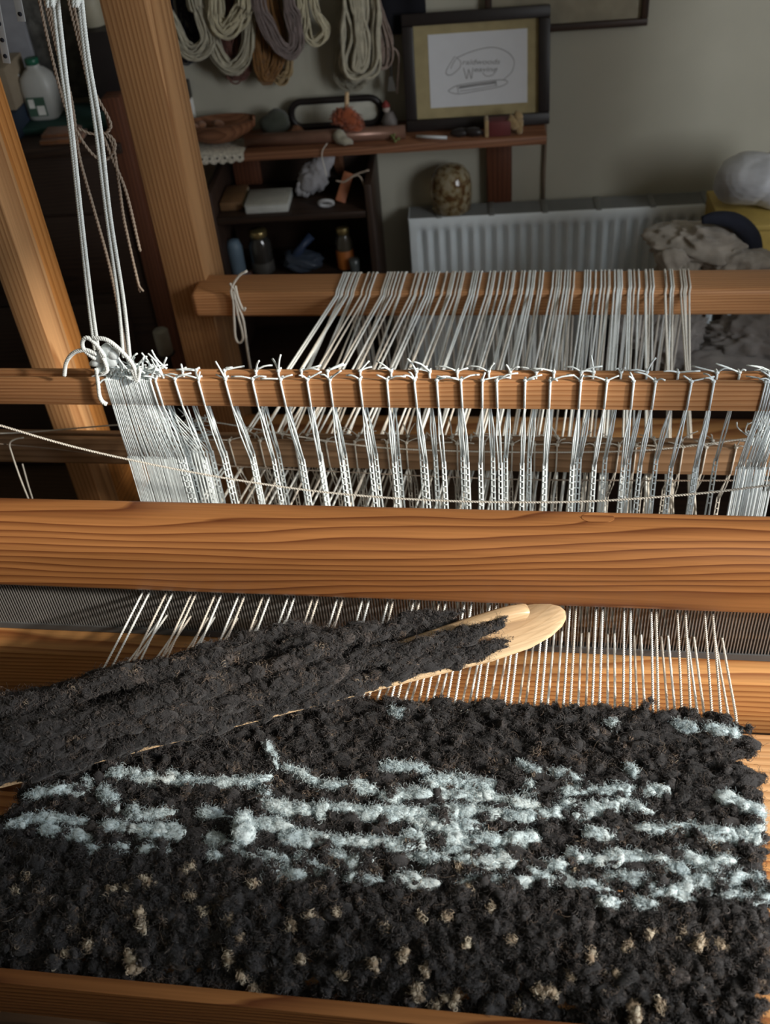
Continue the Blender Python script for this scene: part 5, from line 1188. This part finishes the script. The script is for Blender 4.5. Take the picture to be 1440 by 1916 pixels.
mb = MB(); mb.lathe([(.001, 0), (.016, 0), (.0165, .012), (.014, .014), (.001, .014)], W(uq, gz + mh, .14), 18); mb.obj('lid', plain('green_lid', (0.015, 0.10, 0.06), .4), t)
P = [W(uq, 0, 0) * 0 + W(uq - .036, gz + mh * .86, .15), W(uq - .052, gz + mh * .80, .15), W(uq - .054, gz + mh * .66, .15), W(uq - .042, gz + mh * .58, .15)]
mb = MB(); mb.tubes(smooth_path(P, 14), .007, 8); mb.obj('handle', MILK, t)
wbox('label', uq - .026, uq + .018, gz + mh * .10, gz + mh * .46, .1755, .177, plain('label_green', (0.05, 0.10, 0.07)), t, bev=0); wbox('label_panel', uq - .004, uq + .015, gz + mh * .12, gz + mh * .30, .1772, .1778, PAINT, t, bev=0); wbox('label_panel', uq - .022, uq - .008, gz + mh * .26, gz + mh * .43, .1772, .1778, PAINT, t, bev=0)
a_, z_ = onw(15, 160, .2); t = thing('beige_carton', W(a_, dz, .2), 'beige cardboard carton at the end of the dresser', 'box'); zt_ = onw(15, 122, .2)[1]; wbox('carton', a_ - .10, a_ + .012, dz + .06, zt_, .10, .22, plain('beige_card', (0.30, 0.24, 0.17)), t); wbox('base_box', a_ - .09, a_ + .012, dz, dz + .0595, .10, .24, plain('ink_box', (0.02, 0.03, 0.05)), t)
g2 = onw(52, 150, .03); b_ = onw(205, 150, .03)[0]
t = thing('grey_weaving', W((g2[0] + b_) / 2, dz + .12, .01), 'mottled dark grey woven sample pinned behind the milk bottle', 'weaving'); wbox('cloth', g2[0] - .01, b_, onw(100, 185, .012)[1], 1.40, .002, .012, plain('mottled_grey', (0.11, 0.105, 0.095), .95, var=.5, scale=35, bump=.8, bscale=90), t)
a_ = onw(0, 70, .03)[0]; b_ = onw(52, 70, .03)[0]; t = thing('pale_board', W(a_, 1.0, .02), 'pale grey board propped beside the woven sample', 'board'); wbox('board', a_ - .12, b_, onw(30, 128, .03)[1], 1.40, .014, .03, plain('pale_grey_board', (0.26, 0.26, 0.28)), t)
a_, z_ = onw(160, 45, .06); b_ = onw(202, 45, .06)[0]; t = thing('cream_canister', W((a_ + b_) / 2, z_, .06), 'cream canister on a dark box behind the loom post', 'canister'); uq = (a_ + b_) / 2; mb = MB(); mb.lathe([(.026, 0), (.028, .003), (.028, .11), (.022, .115)], W(uq, z_, .075), 22); mb.obj('can', plain('cream_tin', (0.36, 0.33, 0.25), .5), t)
wbox('dark_box', onw(182, 100, .05)[0], onw(238, 100, .05)[0], dz, z_ - .001, .014, .13, BLACKFR, thing('dark_cupboard_box', W(uq, dz, .07), 'tall black box standing on the dresser', 'box'))
p = ony(305, 640, 2.0); t = thing('white_candle', (p[0], p[1], 0), 'blurred white candle on a floor stand behind the post', 'candle'); mb = MB(); mb.lathe([(.016, -.03), (.018, -.028), (.018, .03), (.015, .033)], p, 18); mb.obj('candle', plain('wax', (0.36, 0.34, 0.29), .5), t); mb = MB(); mb.lathe([(.06, 0), (.055, .01), (.010, .02), (.008, p[2] - .04), (.022, p[2] - .032)], (p[0], p[1], 0.0), 18); mb.obj('stand', BLACKFR, t)
